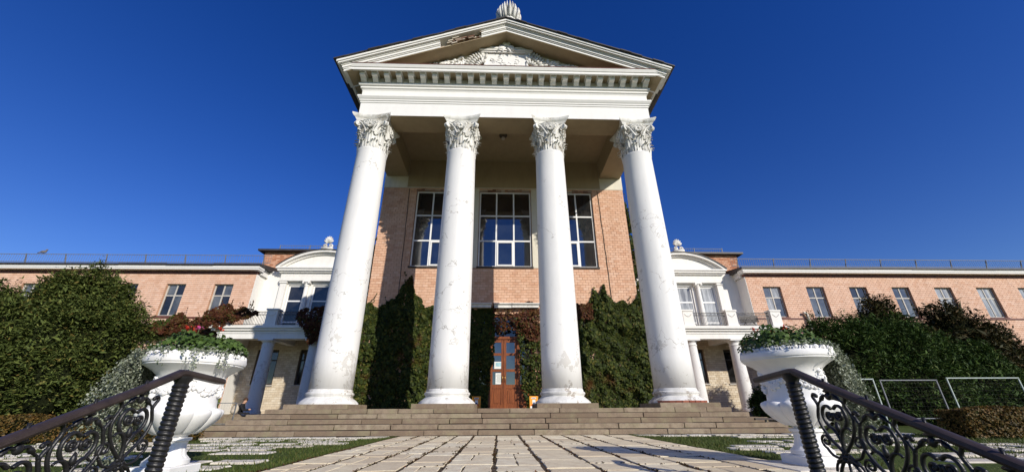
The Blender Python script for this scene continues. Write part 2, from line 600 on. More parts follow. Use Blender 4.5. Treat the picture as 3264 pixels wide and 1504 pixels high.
def crown(name, lobes, n, size, mat, parent, up=0.4, inset=0.12, aspect=0.35, seed=1, amp=0.15, per=5, clump=0.16, spread=0.55, gap=-0.2, tamp=0.085):
    """foliage on a set of overlapping ellipsoids, as clumps of small sprays"""
    area = np.array([(l[3] * l[4] + l[4] * l[5] + l[3] * l[5]) for l in lobes])
    cnt = np.maximum(1, (n / per * area / area.sum()).astype(int))
    PP, NN = [], []
    for i, l in enumerate(lobes):
        c, r = np.array(l[:3]), np.array(l[3:6])
        d = unit(rng.normal(0, 1, (cnt[i], 3)))
        d[:, 2] = np.where(d[:, 2] < -0.55, -d[:, 2], d[:, 2])
        p = c + d * r
        tuft = vnoise(p * 6.5, seed + 5)
        k = 1 + amp * vnoise(p * 2.2, seed) + tamp * tuft + rng.uniform(-inset, inset * 0.35, cnt[i])
        k += (rng.uniform(0, 1, cnt[i]) < 0.05) * rng.uniform(0.02, 0.13, cnt[i])
        p = c + d * r * k[:, None]
        nr = unit(d / r)
        keep = (p[:, 2] > 0.02) & ((tuft > gap) | (rng.uniform(0, 1, cnt[i]) < 0.15))
        for j, m_ in enumerate(lobes):
            if j != i:
                q = (p - np.array(m_[:3])) / np.array(m_[3:6])
                keep &= (q * q).sum(1) > 0.72
        PP.append(p[keep])
        NN.append(nr[keep])
        q = rng.uniform(0, 1, cnt[i]) < 0.55        # inner layer seen through the gaps
        pi = c + (p - c) * rng.uniform(0.80, 0.92, cnt[i])[:, None]
        q &= pi[:, 2] > 0.03
        PP.append(pi[q])
        NN.append(nr[q])
    P = np.repeat(np.concatenate(PP), per, 0)
    N = np.repeat(np.concatenate(NN), per, 0)
    P = P + rng.normal(0, clump, P.shape)
    P[:, 2] = np.maximum(P[:, 2], 0.03)
    tip = unit(N + np.array([0, 0, up]) + rng.normal(0, 0.35, N.shape))
    # spray faces lie between outward and upward so that tops catch the sun
    fn = unit(np.cross(np.cross(tip, np.array([0, 0, 1.0]) + 1e-3), tip) + N * 0.6)
    sz = np.repeat(size * np.exp(rng.normal(0, 0.32, len(P) // per)), per)
    Q = leaves(P, fn, sz, aspect, tip, spread, 0.1)
    o = quads_mesh(name, Q, mat, parent)
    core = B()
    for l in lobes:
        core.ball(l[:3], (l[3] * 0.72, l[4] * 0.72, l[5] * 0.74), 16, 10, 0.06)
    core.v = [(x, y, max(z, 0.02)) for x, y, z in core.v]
    core.build('shade_core', 'foliage_shade', parent, True)  # dark solid standing in for the shaded depth, closes see-through gaps
    return o


def wall_sheet(b, x0, x1, z0, z1, y, openings, depth=0.25):
    """front of a wall at y (facing -Y) with reveals round its openings (xa, xb, za, zb)"""
    xs = sorted({x0, x1} | {v for o in openings for v in o[:2]})
    zs = sorted({z0, z1} | {v for o in openings for v in o[2:4]})
    for i in range(len(xs) - 1):
        for j in range(len(zs) - 1):
            cx, cz = (xs[i] + xs[i + 1]) / 2, (zs[j] + zs[j + 1]) / 2
            if any(o[0] < cx < o[1] and o[2] < cz < o[3] for o in openings):
                continue
            b.add([(xs[i], y, zs[j]), (xs[i + 1], y, zs[j]), (xs[i + 1], y, zs[j + 1]), (xs[i], y, zs[j + 1])], [(0, 1, 2, 3)])
    for xa, xb, za, zb in [o[:4] for o in openings]:
        y2 = y + depth
        b.add([(xa, y, za), (xa, y2, za), (xa, y2, zb), (xa, y, zb)], [(0, 1, 2, 3)])
        b.add([(xb, y, za), (xb, y, zb), (xb, y2, zb), (xb, y2, za)], [(0, 1, 2, 3)])
        b.add([(xa, y, zb), (xa, y2, zb), (xb, y2, zb), (xb, y, zb)], [(0, 1, 2, 3)])
        b.add([(xa, y, za), (xb, y, za), (xb, y2, za), (xa, y2, za)], [(0, 1, 2, 3)])


def lay_bricks(x0, x1, z0, z1, openings, bw=0.262, bh=0.131, joint=0.014):
    """running bond cut at the openings: list of (xa, xb, za, zb)"""
    out = []
    nrow = int(round((z1 - z0) / bh))
    bh = (z1 - z0) / nrow
    for r in range(nrow):
        za, zb = z0 + r * bh, z0 + (r + 1) * bh
        cz = (za + zb) / 2
        spans = [(x0, x1)]
        for o in openings:
            if o[2] < cz < o[3]:
                ns = []
                for a, c in spans:
                    if o[1] <= a or o[0] >= c:
                        ns.append((a, c))
                    else:
                        if o[0] > a:
                            ns.append((a, o[0]))
                        if o[1] < c:
                            ns.append((o[1], c))
                spans = ns
        off = (r % 2) * bw * 0.5 + (0.03 * math.sin(r * 12.9))
        for a, c in spans:
            k = math.floor((a - x0 - off) / bw)
            x = x0 + off + k * bw
            while x < c - 1e-6:
                xa, xb = max(a, x), min(c, x + bw)
                if xb - xa > 0.035:
                    out.append((xa + joint / 2, xb - joint / 2, za + joint / 2, zb - joint / 2))
                x += bw
    return out


UNIT = {}


def unit_brick(mat):
    if mat not in UNIT:
        b = B()
        b.box(-0.5, 0.5, -0.5, 0.5, -0.5, 0.5)
        b.f = [f for i, f in enumerate(b.f) if i != 4]
        me = b.mesh('brick')
        me.materials.append(M[mat])
        UNIT[mat] = me
    return UNIT[mat]


def put_bricks(parent, lst, y, mat, score=None, limit=300, proud=0.013):
    """the best `limit` bricks as objects, the rest as one mesh"""
    idx = list(range(len(lst)))
    if score is not None:
        sc = [score(q) for q in lst]
        idx.sort(key=lambda i: sc[i])
        chosen = [i for i in idx if sc[i] < 1e6][:limit]
    else:
        chosen = idx[:0]
    ch = set(chosen)
    for i in chosen:
        xa, xb, za, zb = lst[i]
        o = bpy.data.objects.new('brick', unit_brick(mat))
        pr = proud + random.uniform(-0.004, 0.004)
        o.location = ((xa + xb) / 2, y - pr / 2 + 0.005, (za + zb) / 2)
        o.scale = (xb - xa, pr + 0.01, zb - za)
        put(o, parent)
    b = B()
    for i in range(len(lst)):
        if i in ch:
            continue
        xa, xb, za, zb = lst[i]
        f = y - proud + random.uniform(-0.004, 0.004)
        g = y + 0.004
        b.add([(xa, f, za), (xb, f, za), (xb, f, zb), (xa, f, zb), (xa, g, za), (xb, g, za), (xb, g, zb), (xa, g, zb)],
              [(0, 1, 2, 3), (0, 4, 5, 1), (1, 5, 6, 2), (2, 6, 7, 3), (3, 7, 4, 0)])
    if b.v:
        tag(b.build('brickwork', mat, parent), kind='stuff')


def window(parent, x0, x1, z0, z1, y, xs, zs, fr, glass, fw=0.06, bar=0.05, sash=None, name='window'):
    """frame with bars at fractions xs (verticals) and zs (horizontals); each pane its own object"""
    b = B()
    d0, d1 = y, y + 0.07
    b.box(x0, x0 + fw, d0, d1, z0, z1)
    b.box(x1 - fw, x1, d0, d1, z0, z1)
    b.box(x0 + fw, x1 - fw, d0 + 0.002, d1, z0, z0 + fw)
    b.box(x0 + fw, x1 - fw, d0 + 0.002, d1, z1 - fw, z1)
    vx = [x0 + fw / 2] + [x0 + (x1 - x0) * t for t in xs] + [x1 - fw / 2]
    hz = [z0 + fw / 2] + [z0 + (z1 - z0) * t for t in zs] + [z1 - fw / 2]
    for v in vx[1:-1]:
        b.box(v - bar / 2, v + bar / 2, d0 + 0.006, d1 - 0.004, z0 + fw, z1 - fw)
    for h in hz[1:-1]:
        b.box(x0 + fw, x1 - fw, d0 + 0.010, d1 - 0.008, h - bar / 2, h + bar / 2)
    if sash:
        i, j = sash
        a0, a1, e0, e1 = vx[i] + bar / 2, vx[i + 1] - bar / 2, hz[j] + bar / 2, hz[j + 1] - bar / 2
        for q in ((a0, a0 + 0.07, e0, e1), (a1 - 0.07, a1, e0, e1), (a0 + 0.07, a1 - 0.07, e0, e0 + 0.07), (a0 + 0.07, a1 - 0.07, e1 - 0.07, e1)):
            b.box(q[0], q[1], d0 - 0.02, d1 - 0.012, q[2], q[3])
    w = b.build(name, fr, parent)
    for i in range(len(vx) - 1):
        for j in range(len(hz) - 1):
            g = glass[(i * 3 + j * 5) % len(glass)] if isinstance(glass, (list, tuple)) else glass
            t = random.uniform(-0.004, 0.004)
            p = B()
            p.add([(vx[i], y + 0.035 + t, hz[j]), (vx[i + 1], y + 0.035 - t, hz[j]), (vx[i + 1], y + 0.035 - t, hz[j + 1]), (vx[i], y + 0.035 + t, hz[j + 1]),
                   (vx[i], y + 0.041 + t, hz[j]), (vx[i + 1], y + 0.041 - t, hz[j]), (vx[i + 1], y + 0.041 - t, hz[j + 1]), (vx[i], y + 0.041 + t, hz[j + 1])],
                  [(0, 1, 2, 3), (7, 6, 5, 4), (0, 4, 5, 1), (1, 5, 6, 2), (2, 6, 7, 3), (3, 7, 4, 0)])
            p.build('pane', g, w)
    return w


# ------------------------------------------------------------------ ground, path, steps
PLAT = 0.655          # platform of the portico
g = B()
ys = [(600, -0.03), (-9.95, -0.03), (-14.6, -1.9), (-600, -1.9)]
g.v = [(x, y, z) for y, z in ys for x in (-600, 600)]
g.f = [(2, 3, 1, 0), (4, 5, 3, 2), (6, 7, 5, 4)]
ground = tag(g.build('lawn', 'lawn_soil'), kind='structure')


def jit_rect(x0, x1, y0, y1, j=0.012, n=3):
    pts = []
    for a, c in (((x0, y0), (x1, y0)), ((x1, y0), (x1, y1)), ((x1, y1), (x0, y1)), ((x0, y1), (x0, y0))):
        for k in range(n):
            t = k / n
            pts.append((a[0] + (c[0] - a[0]) * t + random.uniform(-j, j), a[1] + (c[1] - a[1]) * t + random.uniform(-j, j)))
    return pts


pb = B()
pb.box(-2.80, 3.22, -9.95, -2.46, -0.2, -0.007)
path = tag(pb.build('path', 'soil'), kind='structure')
JX = [-2.76, -2.24, -1.72, -1.28, -0.83, -0.26, 0.307, 0.885, 1.425, 1.935, 2.537, 3.17]
joint_pts = []
for i in range(len(JX) - 1):
    y = -2.49
    k = 0
    while y > -9.85:
        L = random.choice((0.42, 0.55, 0.62, 0.75, 0.9)) * random.uniform(0.92, 1.08)
        y2 = max(y - L, -9.93)
        if y2 < -9.6:
            y2 = -9.93
        gx = random.uniform(0.014, 0.034)
        gy = random.choice((0.008, 0.018, 0.03, 0.042))
        b = B()
        x0, x1 = JX[i] + gx, JX[i + 1] - gx
        ztop = random.uniform(-0.001, 0.005)
        if random.random() < 0.3:      # slab cracked in two
            t = random.uniform(0.35, 0.65)
            xm = x0 + (x1 - x0) * t
            b.slab(jit_rect(x0, xm - 0.006, y2 + gy, y - gy), -0.06, ztop, 0.006)
            b.slab(jit_rect(xm + 0.006, x1, y2 + gy, y - gy), -0.06, ztop - 0.002, 0.006)
        else:
            b.slab(jit_rect(x0, x1, y2 + gy, y - gy), -0.06, ztop, 0.006)
        b.build('paving_slab', 'paver_stone', path)
        joint_pts.append((JX[i], y, y2, x1))
        y = y2
# slabs set into the grass on both sides
for sgn, xi, xo in ((-1, -3.25, -10.5), (1, 3.55, 10.5)):
    x = xi + sgn * -0.25
    while abs(x) < abs(xo):          # tidy row along the foot of the steps
        b = B()
        w = random.uniform(0.56, 0.62)
        b.slab(jit_rect(min(x, x + sgn * w), max(x, x + sgn * w), -2.98, -2.56, 0.012), -0.08, random.uniform(-0.004, 0.01))
        b.build('grass_slab', 'lawn_slab_stone', ground)
        x += sgn * (w + random.uniform(0.05, 0.09))
    y = -3.35
    r = 0
    while y > -9.3:
        d = random.uniform(0.24, 0.36)
        x = xi + sgn * random.uniform(0.05, 0.75)
        while abs(x) < abs(xo) * (0.9 if y > -7 else 0.75):
            w = random.uniform(0.55, 0.95)
            if random.random() < (0.72 if sgn < 0 else 0.55):
                b = B()
                b.slab(jit_rect(min(x, x + sgn * w), max(x, x + sgn * w), y - d, y, 0.025), -0.08, random.uniform(-0.02, 0.004))
                b.build('grass_slab', 'lawn_slab_stone', ground)
            x += sgn * (w + random.uniform(0.08, 0.22))
        y -= d + random.uniform(0.24, 0.42)
        r += 1

# entrance steps: five courses of stone blocks
RIS, TR = 0.131, 0.30
sb = B()
for i in range(5):
    yf = -2.45 + i * TR
    xl, xr = -8.32 + i * 0.33, 8.12 - i * 0.33
    sb.box(xl + 0.06, xr - 0.06, yf + 0.05, 4.1, RIS * i - (0.3 if i == 0 else 0.0), RIS * (i + 1) - 0.012)
steps = tag(sb.build('entrance_steps', 'soil'), kind='structure')


def block(x0, x1, y0, y1, z0, z1, name, mat, parent, ch=0.012):
    b = B()
    b.slab(jit_rect(x0, x1, y0, y1, 0.006), z0, z1, ch)
    return b.build(name, mat, parent)


for i in range(5):
    yf = -2.45 + i * TR
    xl, xr = -8.32 + i * 0.33, 8.12 - i * 0.33
    x = xl
    while x < xr - 0.1:
        L = random.uniform(0.85, 2.0)
        x2 = x + L
        if xr - x2 < 0.6:
            x2 = xr
        gp = random.uniform(0.004, 0.016)
        dy = random.uniform(-0.012, 0.012)
        block(x + gp, x2 - gp, yf + dy, yf + 0.42, RIS * i + random.uniform(0.003, 0.014), RIS * (i + 1) - random.uniform(0, 0.008), 'step_block', 'step_stone', steps)
        x = x2
    for s_, xe in ((-1, xl), (1, xr)):      # side returns
        y = yf + 0.44
        while y < 4.0:
            y2 = min(4.05, y + random.uniform(0.9, 1.6))
            block(min(xe, xe - s_ * 0.42), max(xe, xe - s_ * 0.42), y + 0.006, y2 - 0.006, RIS * i + 0.004, RIS * (i + 1) - 0.003, 'step_block', 'step_stone', steps)
            y = y2
# paving of the platform
for r in range(4):
    x = -6.6
    while x < 6.5:
        w = random.uniform(0.9, 1.3)
        block(x + 0.005, min(x + w, 6.5) - 0.005, -0.80 + r * 1.2, 0.385 + r * 1.2, PLAT - 0.06, PLAT - random.uniform(0.0, 0.006), 'floor_slab', 'step_stone', steps, 0.006)
        x += w

# raised terrace in front of the loggias
tb = B()
tb.box(-19.7, -6.6, 10.8, 16.3, -0.2, 0.49)
tb.box(6.6, 20.1, 10.8, 16.3, -0.2, 0.49)
tb.box(-6.6, 6.6, 4.12, 16.3, -0.2, 0.49)
terrace = tag(tb.build('terrace', 'step_stone'), kind='structure')

# stairs going down towards the viewer
ls = B()
for i in range(12):
    ls.box(-3.2, 2.7, -9.97 - 0.345 * (i + 1), -9.97 - 0.345 * i, -2.2, -0.135 * (i + 1))
lower = tag(ls.build('lower_stairs', 'step_stone'), kind='structure')

# ------------------------------------------------------------------ main building with the portico
hall = thing('portico_building', (0, 4, 0), 'peach brick hall with white four-column portico and carved pediment', 'building')
YA, HW, ZA = -0.573, 6.341, 12.185
YW, HH = 4.2, 6.42
CX = [-5.7, -1.9, 1.9, 5.7]

# walls
OPEN = [(-4.66, -1.98, 7.0, 11.33), (-1.33, 1.41, 7.0, 11.34), (2.04, 4.70, 7.0, 11.33)]
DOOR = (-1.32, 1.36, PLAT, 4.75)
wb = B()
wall_sheet(wb, -HH, HH, PLAT, 11.48, YW, OPEN + [DOOR], 0.3)
wb.add([(-HH, YW, 0), (-HH, 17, 0), (-HH, 17, 12.2), (-HH, YW, 12.2)], [(3, 2, 1, 0)])
wb.add([(HH, YW, 0), (HH, 17, 0), (HH, 17, 12.2), (HH, YW, 12.2)], [(0, 1, 2, 3)])
wb.add([(-HH, 17, 0), (HH, 17, 0), (HH, 17, 14), (-HH, 17, 14)], [(3, 2, 1, 0)])
hwall = wb.build('wall', 'mortar', hall)
PANEL = [(-1.98, -1.33), (1.41, 2.04)]
br = lay_bricks(-HH, HH, PLAT, 11.47, OPEN + [DOOR] + [(a, c, 6.95, 11.47) for a, c in PANEL])


def ivy_top(x):
    return np.interp(x, [-6.6, -6.2, -5.6, -5.0, -4.75, -4.45, -4.2, -3.7, -2.9, -2.0, -1.3, 0, 1.5, 2.4, 3.2, 3.9, 4.2, 4.35, 4.55, 4.8, 4.95, 5.3, 5.9, 6.2, 6.6],
                     [5.3, 5.15, 4.95, 5.5, 6.0, 6.65, 5.6, 4.95, 5.1, 5.0, 4.95, 4.9, 4.9, 4.75, 4.75, 4.9, 5.5, 6.0, 5.4, 6.15, 5.6, 5.2, 5.1, 5.3, 5.8])


def hall_score(q):
    x, z = (q[0] + q[1]) / 2, (q[2] + q[3]) / 2
    if z < ivy_top(x) + 0.25:
        return 1e9
    t = (0 - CAMP.y) / (YW - CAMP.y)
    xc = CAMP.x + (x - CAMP.x) * t
    if min(abs(xc - c) for c in CX) < 0.80 or abs(x) > 6.3:
        return 1e9
    d = math.sqrt((x - CAMP.x) ** 2 + (YW - CAMP.y) ** 2 + (z - CAMP.z) ** 2)
    return d - (4 if x > 4 else 0)


put_bricks(hwall, br, YW, 'peach_brick', hall_score, 300)
for a, c in PANEL:
    B().box(a + 0.01, c - 0.01, YW - 0.012, YW + 0.2, 6.98, 11.46).build('plaster_strip', 'cream_plaster', hall)
B().box(-HH - 0.01, HH + 0.01, YW - 0.03, 17, 11.48, 13.30).build('plaster_band', 'cream_plaster', hall)
for k, o in enumerate(OPEN):
    window(hall, o[0] + 0.02, o[1] - 0.02, o[2] + 0.04, o[3] - 0.03, YW + 0.09, (0.333, 0.667), (0.333, 0.667), 'white_frame', 'hall_glass', 0.07, 0.075, (1, 0))
    B().box(o[0] - 0.04, o[1] + 0.04, YW - 0.07, YW + 0.1, 6.955, 7.035).build('window_sill', 'dark_frame', hall)
    # broken edge of the plaster over the head of the window
    e = B()
    x = o[0] - 0.02
    while x < o[1]:
        w = random.uniform(0.12, 0.3)
        e.box(x, min(x + w, o[1] + 0.03), YW - 0.022 - random.uniform(0, 0.01), YW + 0.06, 11.30 + random.uniform(0, 0.05), 11.36 + random.uniform(0, 0.07))
        x += w
    e.build('lintel_edge', 'rubble', hall)
for xa, za, xb, zb in ((5.02, 11.4, 5.16, 5.3), (-5.05, 11.4, -5.0, 5.6)):
    pts = [(xa + (xb - xa) * t + random.uniform(-0.015, 0.015), YW - 0.03, za + (zb - za) * t) for t in np.linspace(0, 1, 14)]
    B().tube(pts, 0.017, 5).build('cable', 'lamp_dark', hall)

# door: frame, two leaves, glazed side lights
dp = YW + 0.16
B().box(-1.36, 1.40, YW + 0.32, YW + 0.5, PLAT, 4.8).build('door_recess', 'dark_frame', hall)
db = B()
for x0, x1 in ((-1.30, -1.18), (-0.72, -0.60), (0.60, 0.72), (1.22, 1.34)):
    db.box(x0, x1, dp - 0.05, dp + 0.12, PLAT, 4.70)
db.box(-1.18, 1.22, dp - 0.045, dp + 0.11, 3.58, 3.70)
db.box(-1.18, 1.22, dp - 0.045, dp + 0.11, 4.60, 4.70)
dfr = db.build('door_frame', 'door_wood', hall)
for x0, x1, z0, z1 in ((-1.18, -0.72, 3.70, 4.6), (-0.60, 0.60, 3.70, 4.6), (0.72, 1.22, 3.70, 4.6), (-1.18, -0.72, 1.65, 3.58), (0.72, 1.22, 1.65, 3.58)):
    B().box(x0, x1, dp + 0.03, dp + 0.04, z0, z1).build('pane', 'dark_glass', dfr)
for x0, x1 in ((-1.18, -0.72), (0.72, 1.22)):
    B().box(x0, x1, dp + 0.0, dp + 0.06, PLAT, 1.65).build('side_panel', 'door_wood', dfr)
for s_ in (-1, 1):
    xa, xb = (-0.595, -0.012) if s_ < 0 else (0.012, 0.595)
    d = B()
    d.box(xa, xa + 0.10, dp, dp + 0.06, PLAT + 0.02, 3.56)
    d.box(xb - 0.10, xb, dp, dp + 0.06, PLAT + 0.02, 3.56)
    zz = [PLAT + 0.02, 1.50, 2.22, 2.92, 3.44]
    for z0, z1 in ((PLAT + 0.02, PLAT + 0.16), (1.48, 1.64), (2.17, 2.28), (2.86, 2.97), (3.44, 3.56)):
        d.box(xa + 0.10, xb - 0.10, dp + 0.003, dp + 0.055, z0, z1)
    leaf = d.build('door', 'door_wood', hall)
    B().box(xa + 0.10, xb - 0.10, dp + 0.025, dp + 0.045, PLAT + 0.16, 1.48).build('door_panel', 'door_wood', leaf)
    B().box(xa + 0.16, xb - 0.16, dp + 0.010, dp + 0.024, PLAT + 0.24, 1.40).build('raised_panel', 'door_wood', leaf)
    for z0, z1 in ((1.64, 2.17), (2.28, 2.86), (2.97, 3.44)):
        B().box(xa + 0.10, xb - 0.10, dp + 0.028, dp + 0.034, z0, z1).build('pane', 'hall_glass', leaf)
    B().tube([(s_ * 0.06, dp - 0.005, 1.75), (s_ * 0.06, dp - 0.05, 1.77), (s_ * 0.06, dp - 0.05, 2.0), (s_ * 0.06, dp - 0.005, 2.02)], 0.012, 6).build('handle', 'brass', leaf, True)
B().box(-0.016, 0.016, dp - 0.03, dp - 0.002, PLAT + 0.02, 3.40).build('cover_strip', 'door_wood', hall)
# white ledge over the door, worn away in places
cb = B()
for x0, x1 in ((-1.55, -0.6), (-0.45, 0.35), (0.38, 1.62)):
    cb.box(x0, x1, YW - 0.28, YW - 0.02, 4.93 + random.uniform(0, 0.03), 5.10)
    cb.box(x0 - 0.03, x1 + 0.03, YW - 0.36, YW - 0.02, 5.102, 5.15)
cb.build('door_ledge', 'worn_plaster', hall)

# columns
SH = [(0.672, 1.23), (0.668, 2.2), (0.663, 3.5), (0.655, 5.0), (0.643, 6.5), (0.627, 8.0), (0.610, 9.4), (0.598, 10.42), (0.612, 10.47), (0.617, 10.50), (0.612, 10.53), (0.59, 10.545)]


def spiral(cx, cz, r0, turns, n, r1, a0, dirn):
    out = []
    for k in range(n):
        t = k / (n - 1)
        a = a0 + dirn * turns * 2 * math.pi * t
        r = r0 + (r1 - r0) * t
        out.append((cx + r * math.cos(a), cz + r * math.sin(a)))
    return out


def capital_mesh():
    b = B()
    z0, z1 = 10.54, 11.90
    b.lathe([(0.56, z0), (0.55, z0 + 0.5), (0.57, z0 + 0.95), (0.64, z0 + 1.25), (0.70, z1)], seg=32)

    def leaf(a, zb, h, wd, rb, curl):
        ca, sa = math.cos(a), math.sin(a)
        rows = 7
        for lobe in (-1, 0, 1):
            vs, fs = [], []
            for i in range(rows):
                t = i / (rows - 1)
                out = rb + 0.03 + 0.05 * t + curl * max(0, t - 0.55) ** 1.5 * 3.4
                z = zb + h * (t if t < 0.85 else 0.85 - (t - 0.85) * 0.5)
                ww = wd * (0.75 + 0.5 * math.sin(math.pi * min(1, t * 1.05)) + 0.16 * math.sin(t * 22)) * (1 - 0.45 * max(0, t - 0.7) / 0.3)
                for s_ in (-1, 0, 1):
                    off = lobe * wd * 0.62 + s_ * ww * 0.36
                    rr = out + (0.03 if s_ == 0 else 0) - abs(lobe) * 0.035
                    vs.append((ca * rr - sa * off, sa * rr + ca * off, z - abs(lobe) * h * 0.10 * t))
            for i in range(rows - 1):
                for j in range(2):
                    k = i * 3 + j
                    fs.append((k, k + 1, k + 4, k + 3))
            b.add(vs, fs)
    for k in range(8):
        leaf(k * math.pi / 4 + math.pi / 8, z0 + 0.02, 0.42, 0.15, 0.56, 0.13)
    for k in range(8):
        leaf(k * math.pi / 4, z0 + 0.22, 0.62, 0.15, 0.57, 0.17)
    for k in range(8):      # small fans over the second row
        a = k * math.pi / 4 + math.pi / 8
        for t in np.linspace(-0.9, 0.9, 7):
            r0, r1 = 0.60, 0.665
            z = z0 + 0.62
            d = 0.27
            p0 = (r0, 0, z)
            o = math.sin(t) * d
            b.tube([(math.cos(a) * r0, math.sin(a) * r0, z), (math.cos(a) * r1 - math.sin(a) * o, math.sin(a) * r1 + math.cos(a) * o, z + math.cos(t) * d)], [0.016, 0.034], 5)
    for k in range(4):      # corner volutes
        a = k * math.pi / 2 + math.pi / 4
        ca, sa = math.cos(a), math.sin(a)
        for s_ in (-1, 1):
            pl = [(0.57, 0.70), (0.60, 0.95), (0.70, 1.18), (0.82, 1.27)] + spiral(0.83, 1.155, 0.115, 1.9, 22, 0.02, math.pi / 2, -1)
            pts = []
            for i, (r, z) in enumerate(pl):
                sp = (0.30 * (1 - i / 3) if i < 3 else 0) + 0.05
                pts.append((ca * r - sa * s_ * sp, sa * r + ca * s_ * sp, z0 + z))
            b.tube(pts, [0.05] * 4 + [0.042 - 0.020 * i / 21 for i in range(22)], 6)
        b.lathe([(0.05, -0.075), (0.05, 0.075)], seg=10)
        m_ = Matrix.Translation((ca * 0.83, sa * 0.83, z0 + 1.155)) @ Matrix.Rotation(a, 4, 'Z') @ Matrix.Rotation(math.pi / 2, 4, 'X')
        b.v[-20:] = [tuple(m_ @ Vector(p)) for p in b.v[-20:]]
        for q in range(6):  # berries under the volute
            b.ball((ca * (0.73 + random.uniform(-.05, .05)) + random.uniform(-.06, .06), sa * (0.73 + random.uniform(-.05, .05)) + random.uniform(-.06, .06), z0 + 0.93 + random.uniform(-0.1, 0.1)), 0.04, 6, 4)
    for k in range(4):      # rosette in the middle of each side
        a = k * math.pi / 2
        ca, sa = math.cos(a), math.sin(a)
        for q in range(12):
            t = q * math.pi / 6
            b.tube([(ca * 0.68, sa * 0.68, z0 + 1.10), (ca * 0.705 - sa * math.cos(t) * 0.19, sa * 0.705 + ca * math.cos(t) * 0.19, z0 + 1.10 + math.sin(t) * 0.17)], [0.02, 0.045], 5)
        b.ball((ca * 0.72, sa * 0.72, z0 + 1.10), 0.055, 8, 5)
        for s_ in (-1, 1):
            b.tube([(ca * 0.60 - sa * s_ * 0.04, sa * 0.60 + ca * s_ * 0.04, z0 + 0.75), (ca * 0.66 - sa * s_ * 0.16, sa * 0.66 + ca * s_ * 0.16, z0 + 0.98),
                    (ca * 0.69 - sa * s_ * 0.30, sa * 0.69 + ca * s_ * 0.30, z0 + 1.2), (ca * 0.69 - sa * s_ * 0.20, sa * 0.69 + ca * s_ * 0.20, z0 + 1.30)], [0.03, 0.03, 0.03, 0.02], 5)
    # abacus with four hollow sides
    def aba(rr, zz):
        ring = []
        tip = 0.87 * rr
        for k in range(4):
            a0 = k * math.pi / 2 - math.pi / 4
            p = (math.cos(a0) * tip * 1.31, math.sin(a0) * tip * 1.31)
            q = (math.cos(a0 + math.pi / 2) * tip * 1.31, math.sin(a0 + math.pi / 2) * tip * 1.31)
            n = (math.cos(a0 + math.pi / 4), math.sin(a0 + math.pi / 4))
            for i in range(10):
                t = i / 10
                h = 0.185 * math.sin(math.pi * t) * rr
                ring.append((p[0] + (q[0] - p[0]) * t - n[0] * h, p[1] + (q[1] - p[1]) * t - n[1] * h, zz))
        return ring
    lev = [(0.80, z1 - 0.02), (0.86, z1 + 0.06), (0.88, z1 + 0.10), (0.93, z1 + 0.12), (1.0, z1 + 0.21), (1.0, 12.18)]
    rings = [aba(r, z) for r, z in lev]
    n = 40
    vs = [p for r in rings for p in r]
    fs = [(i * n + k, i * n + (k + 1) % n, (i + 1) * n + (k + 1) % n, (i + 1) * n + k) for i in range(len(lev) - 1) for k in range(n)]
    fs += [tuple(range(n - 1, -1, -1)), tuple(range((len(lev) - 1) * n, len(lev) * n))]
    b.add(vs, fs)
    return b.mesh('capital', 'auto')


cap_me = capital_mesh()
cap_me.materials.append(M['stone_capital'])
BASE = [(0.90, 0.79), (0.895, 0.83), (0.83, 0.90), (0.745, 0.965), (0.70, 1.0), (0.695, 1.02), (0.715, 1.03), (0.715, 1.055), (0.735, 1.065), (0.746, 1.09), (0.742, 1.12), (0.715, 1.145), (0.69, 1.15), (0.69, 1.19), (0.672, 1.235)]
for i, cx in enumerate(CX):
    ph = random.uniform(0, 6)
    sh = B().lathe(SH, (cx, 0, 0), 56).build('column', 'column_paint', hall, True)
    tag(sh, ['leftmost portico column', 'second portico column with a large flaked patch', 'third portico column with cracks near its foot', 'rightmost portico column with red brick bared at its base'][i])
    B().lathe(BASE, (cx, 0, 0), 56, lambda a, z: 1 + (0.02 * math.sin(a * 3 + ph) * math.sin(a * 7 + ph) if z < 0.9 else 0)).build('column_base', 'worn_plaster', sh, 'auto')
    co = bpy.data.objects.new('capital', cap_me)
    co.location = (cx, 0, 0)
    put(co, sh)
    # plinth stones
    xs_ = [cx - 0.95, cx - 0.95 + random.uniform(0.7, 1.2), cx + 0.95]
    for a, c in zip(xs_[:-1], xs_[1:]):
        block(a + 0.005, c - 0.005, -0.97 + random.uniform(-0.015, 0.015), 0.95, PLAT + 0.001, 0.792, 'plinth_stone', 'step_stone', sh)
for k in range(9):       # bared bricks under the right base
    a = math.radians(215 + k * 12)
    bb = B().box(-0.09, 0.09, -0.05, 0.05, -0.03, 0.03)
    bb.xf(Matrix.Translation((5.7 + math.cos(a) * 0.905, math.sin(a) * 0.905, 0.825)) @ Matrix.Rotation(a + math.pi / 2, 4, 'Z'))
    bb.build('bared_brick', 'bare_red_brick', hall)

# entablature
PROF = [(0.0, ZA), (0.0, 12.86), (0.03, 12.875), (0.03, 12.95), (0.065, 12.965), (0.065, 13.02), (0.10, 13.06), (0.15, 13.14), (0.15, 13.20), (0.04, 13.215), (0.02, 13.3), (0.02, 13.55),
        (0.06, 13.62), (0.10, 13.64), (0.10, 13.74), (0.16, 13.76), (0.19, 13.83), (0.19, 13.86), (0.10, 13.87), (0.10, 14.20), (0.615, 14.20), (0.62, 14.10), (0.70, 14.10), (0.70, 14.22), (0.73, 14.23), (0.76, 14.30), (0.78, 14.345), (0.78, 14.37), (0.0, 14.40)]


def sweep(prof, yb=17.0):
    b = B()
    for p, z in prof:
        b.v += [(-HW - p, yb, z), (-HW - p, YA - p, z), (HW + p, YA - p, z), (HW + p, yb, z)]
    for i in range(len(prof) - 1):
        for j in range(3):
            k = i * 4 + j
            b.f.append((k, k + 1, k + 5, k + 4))
    return b


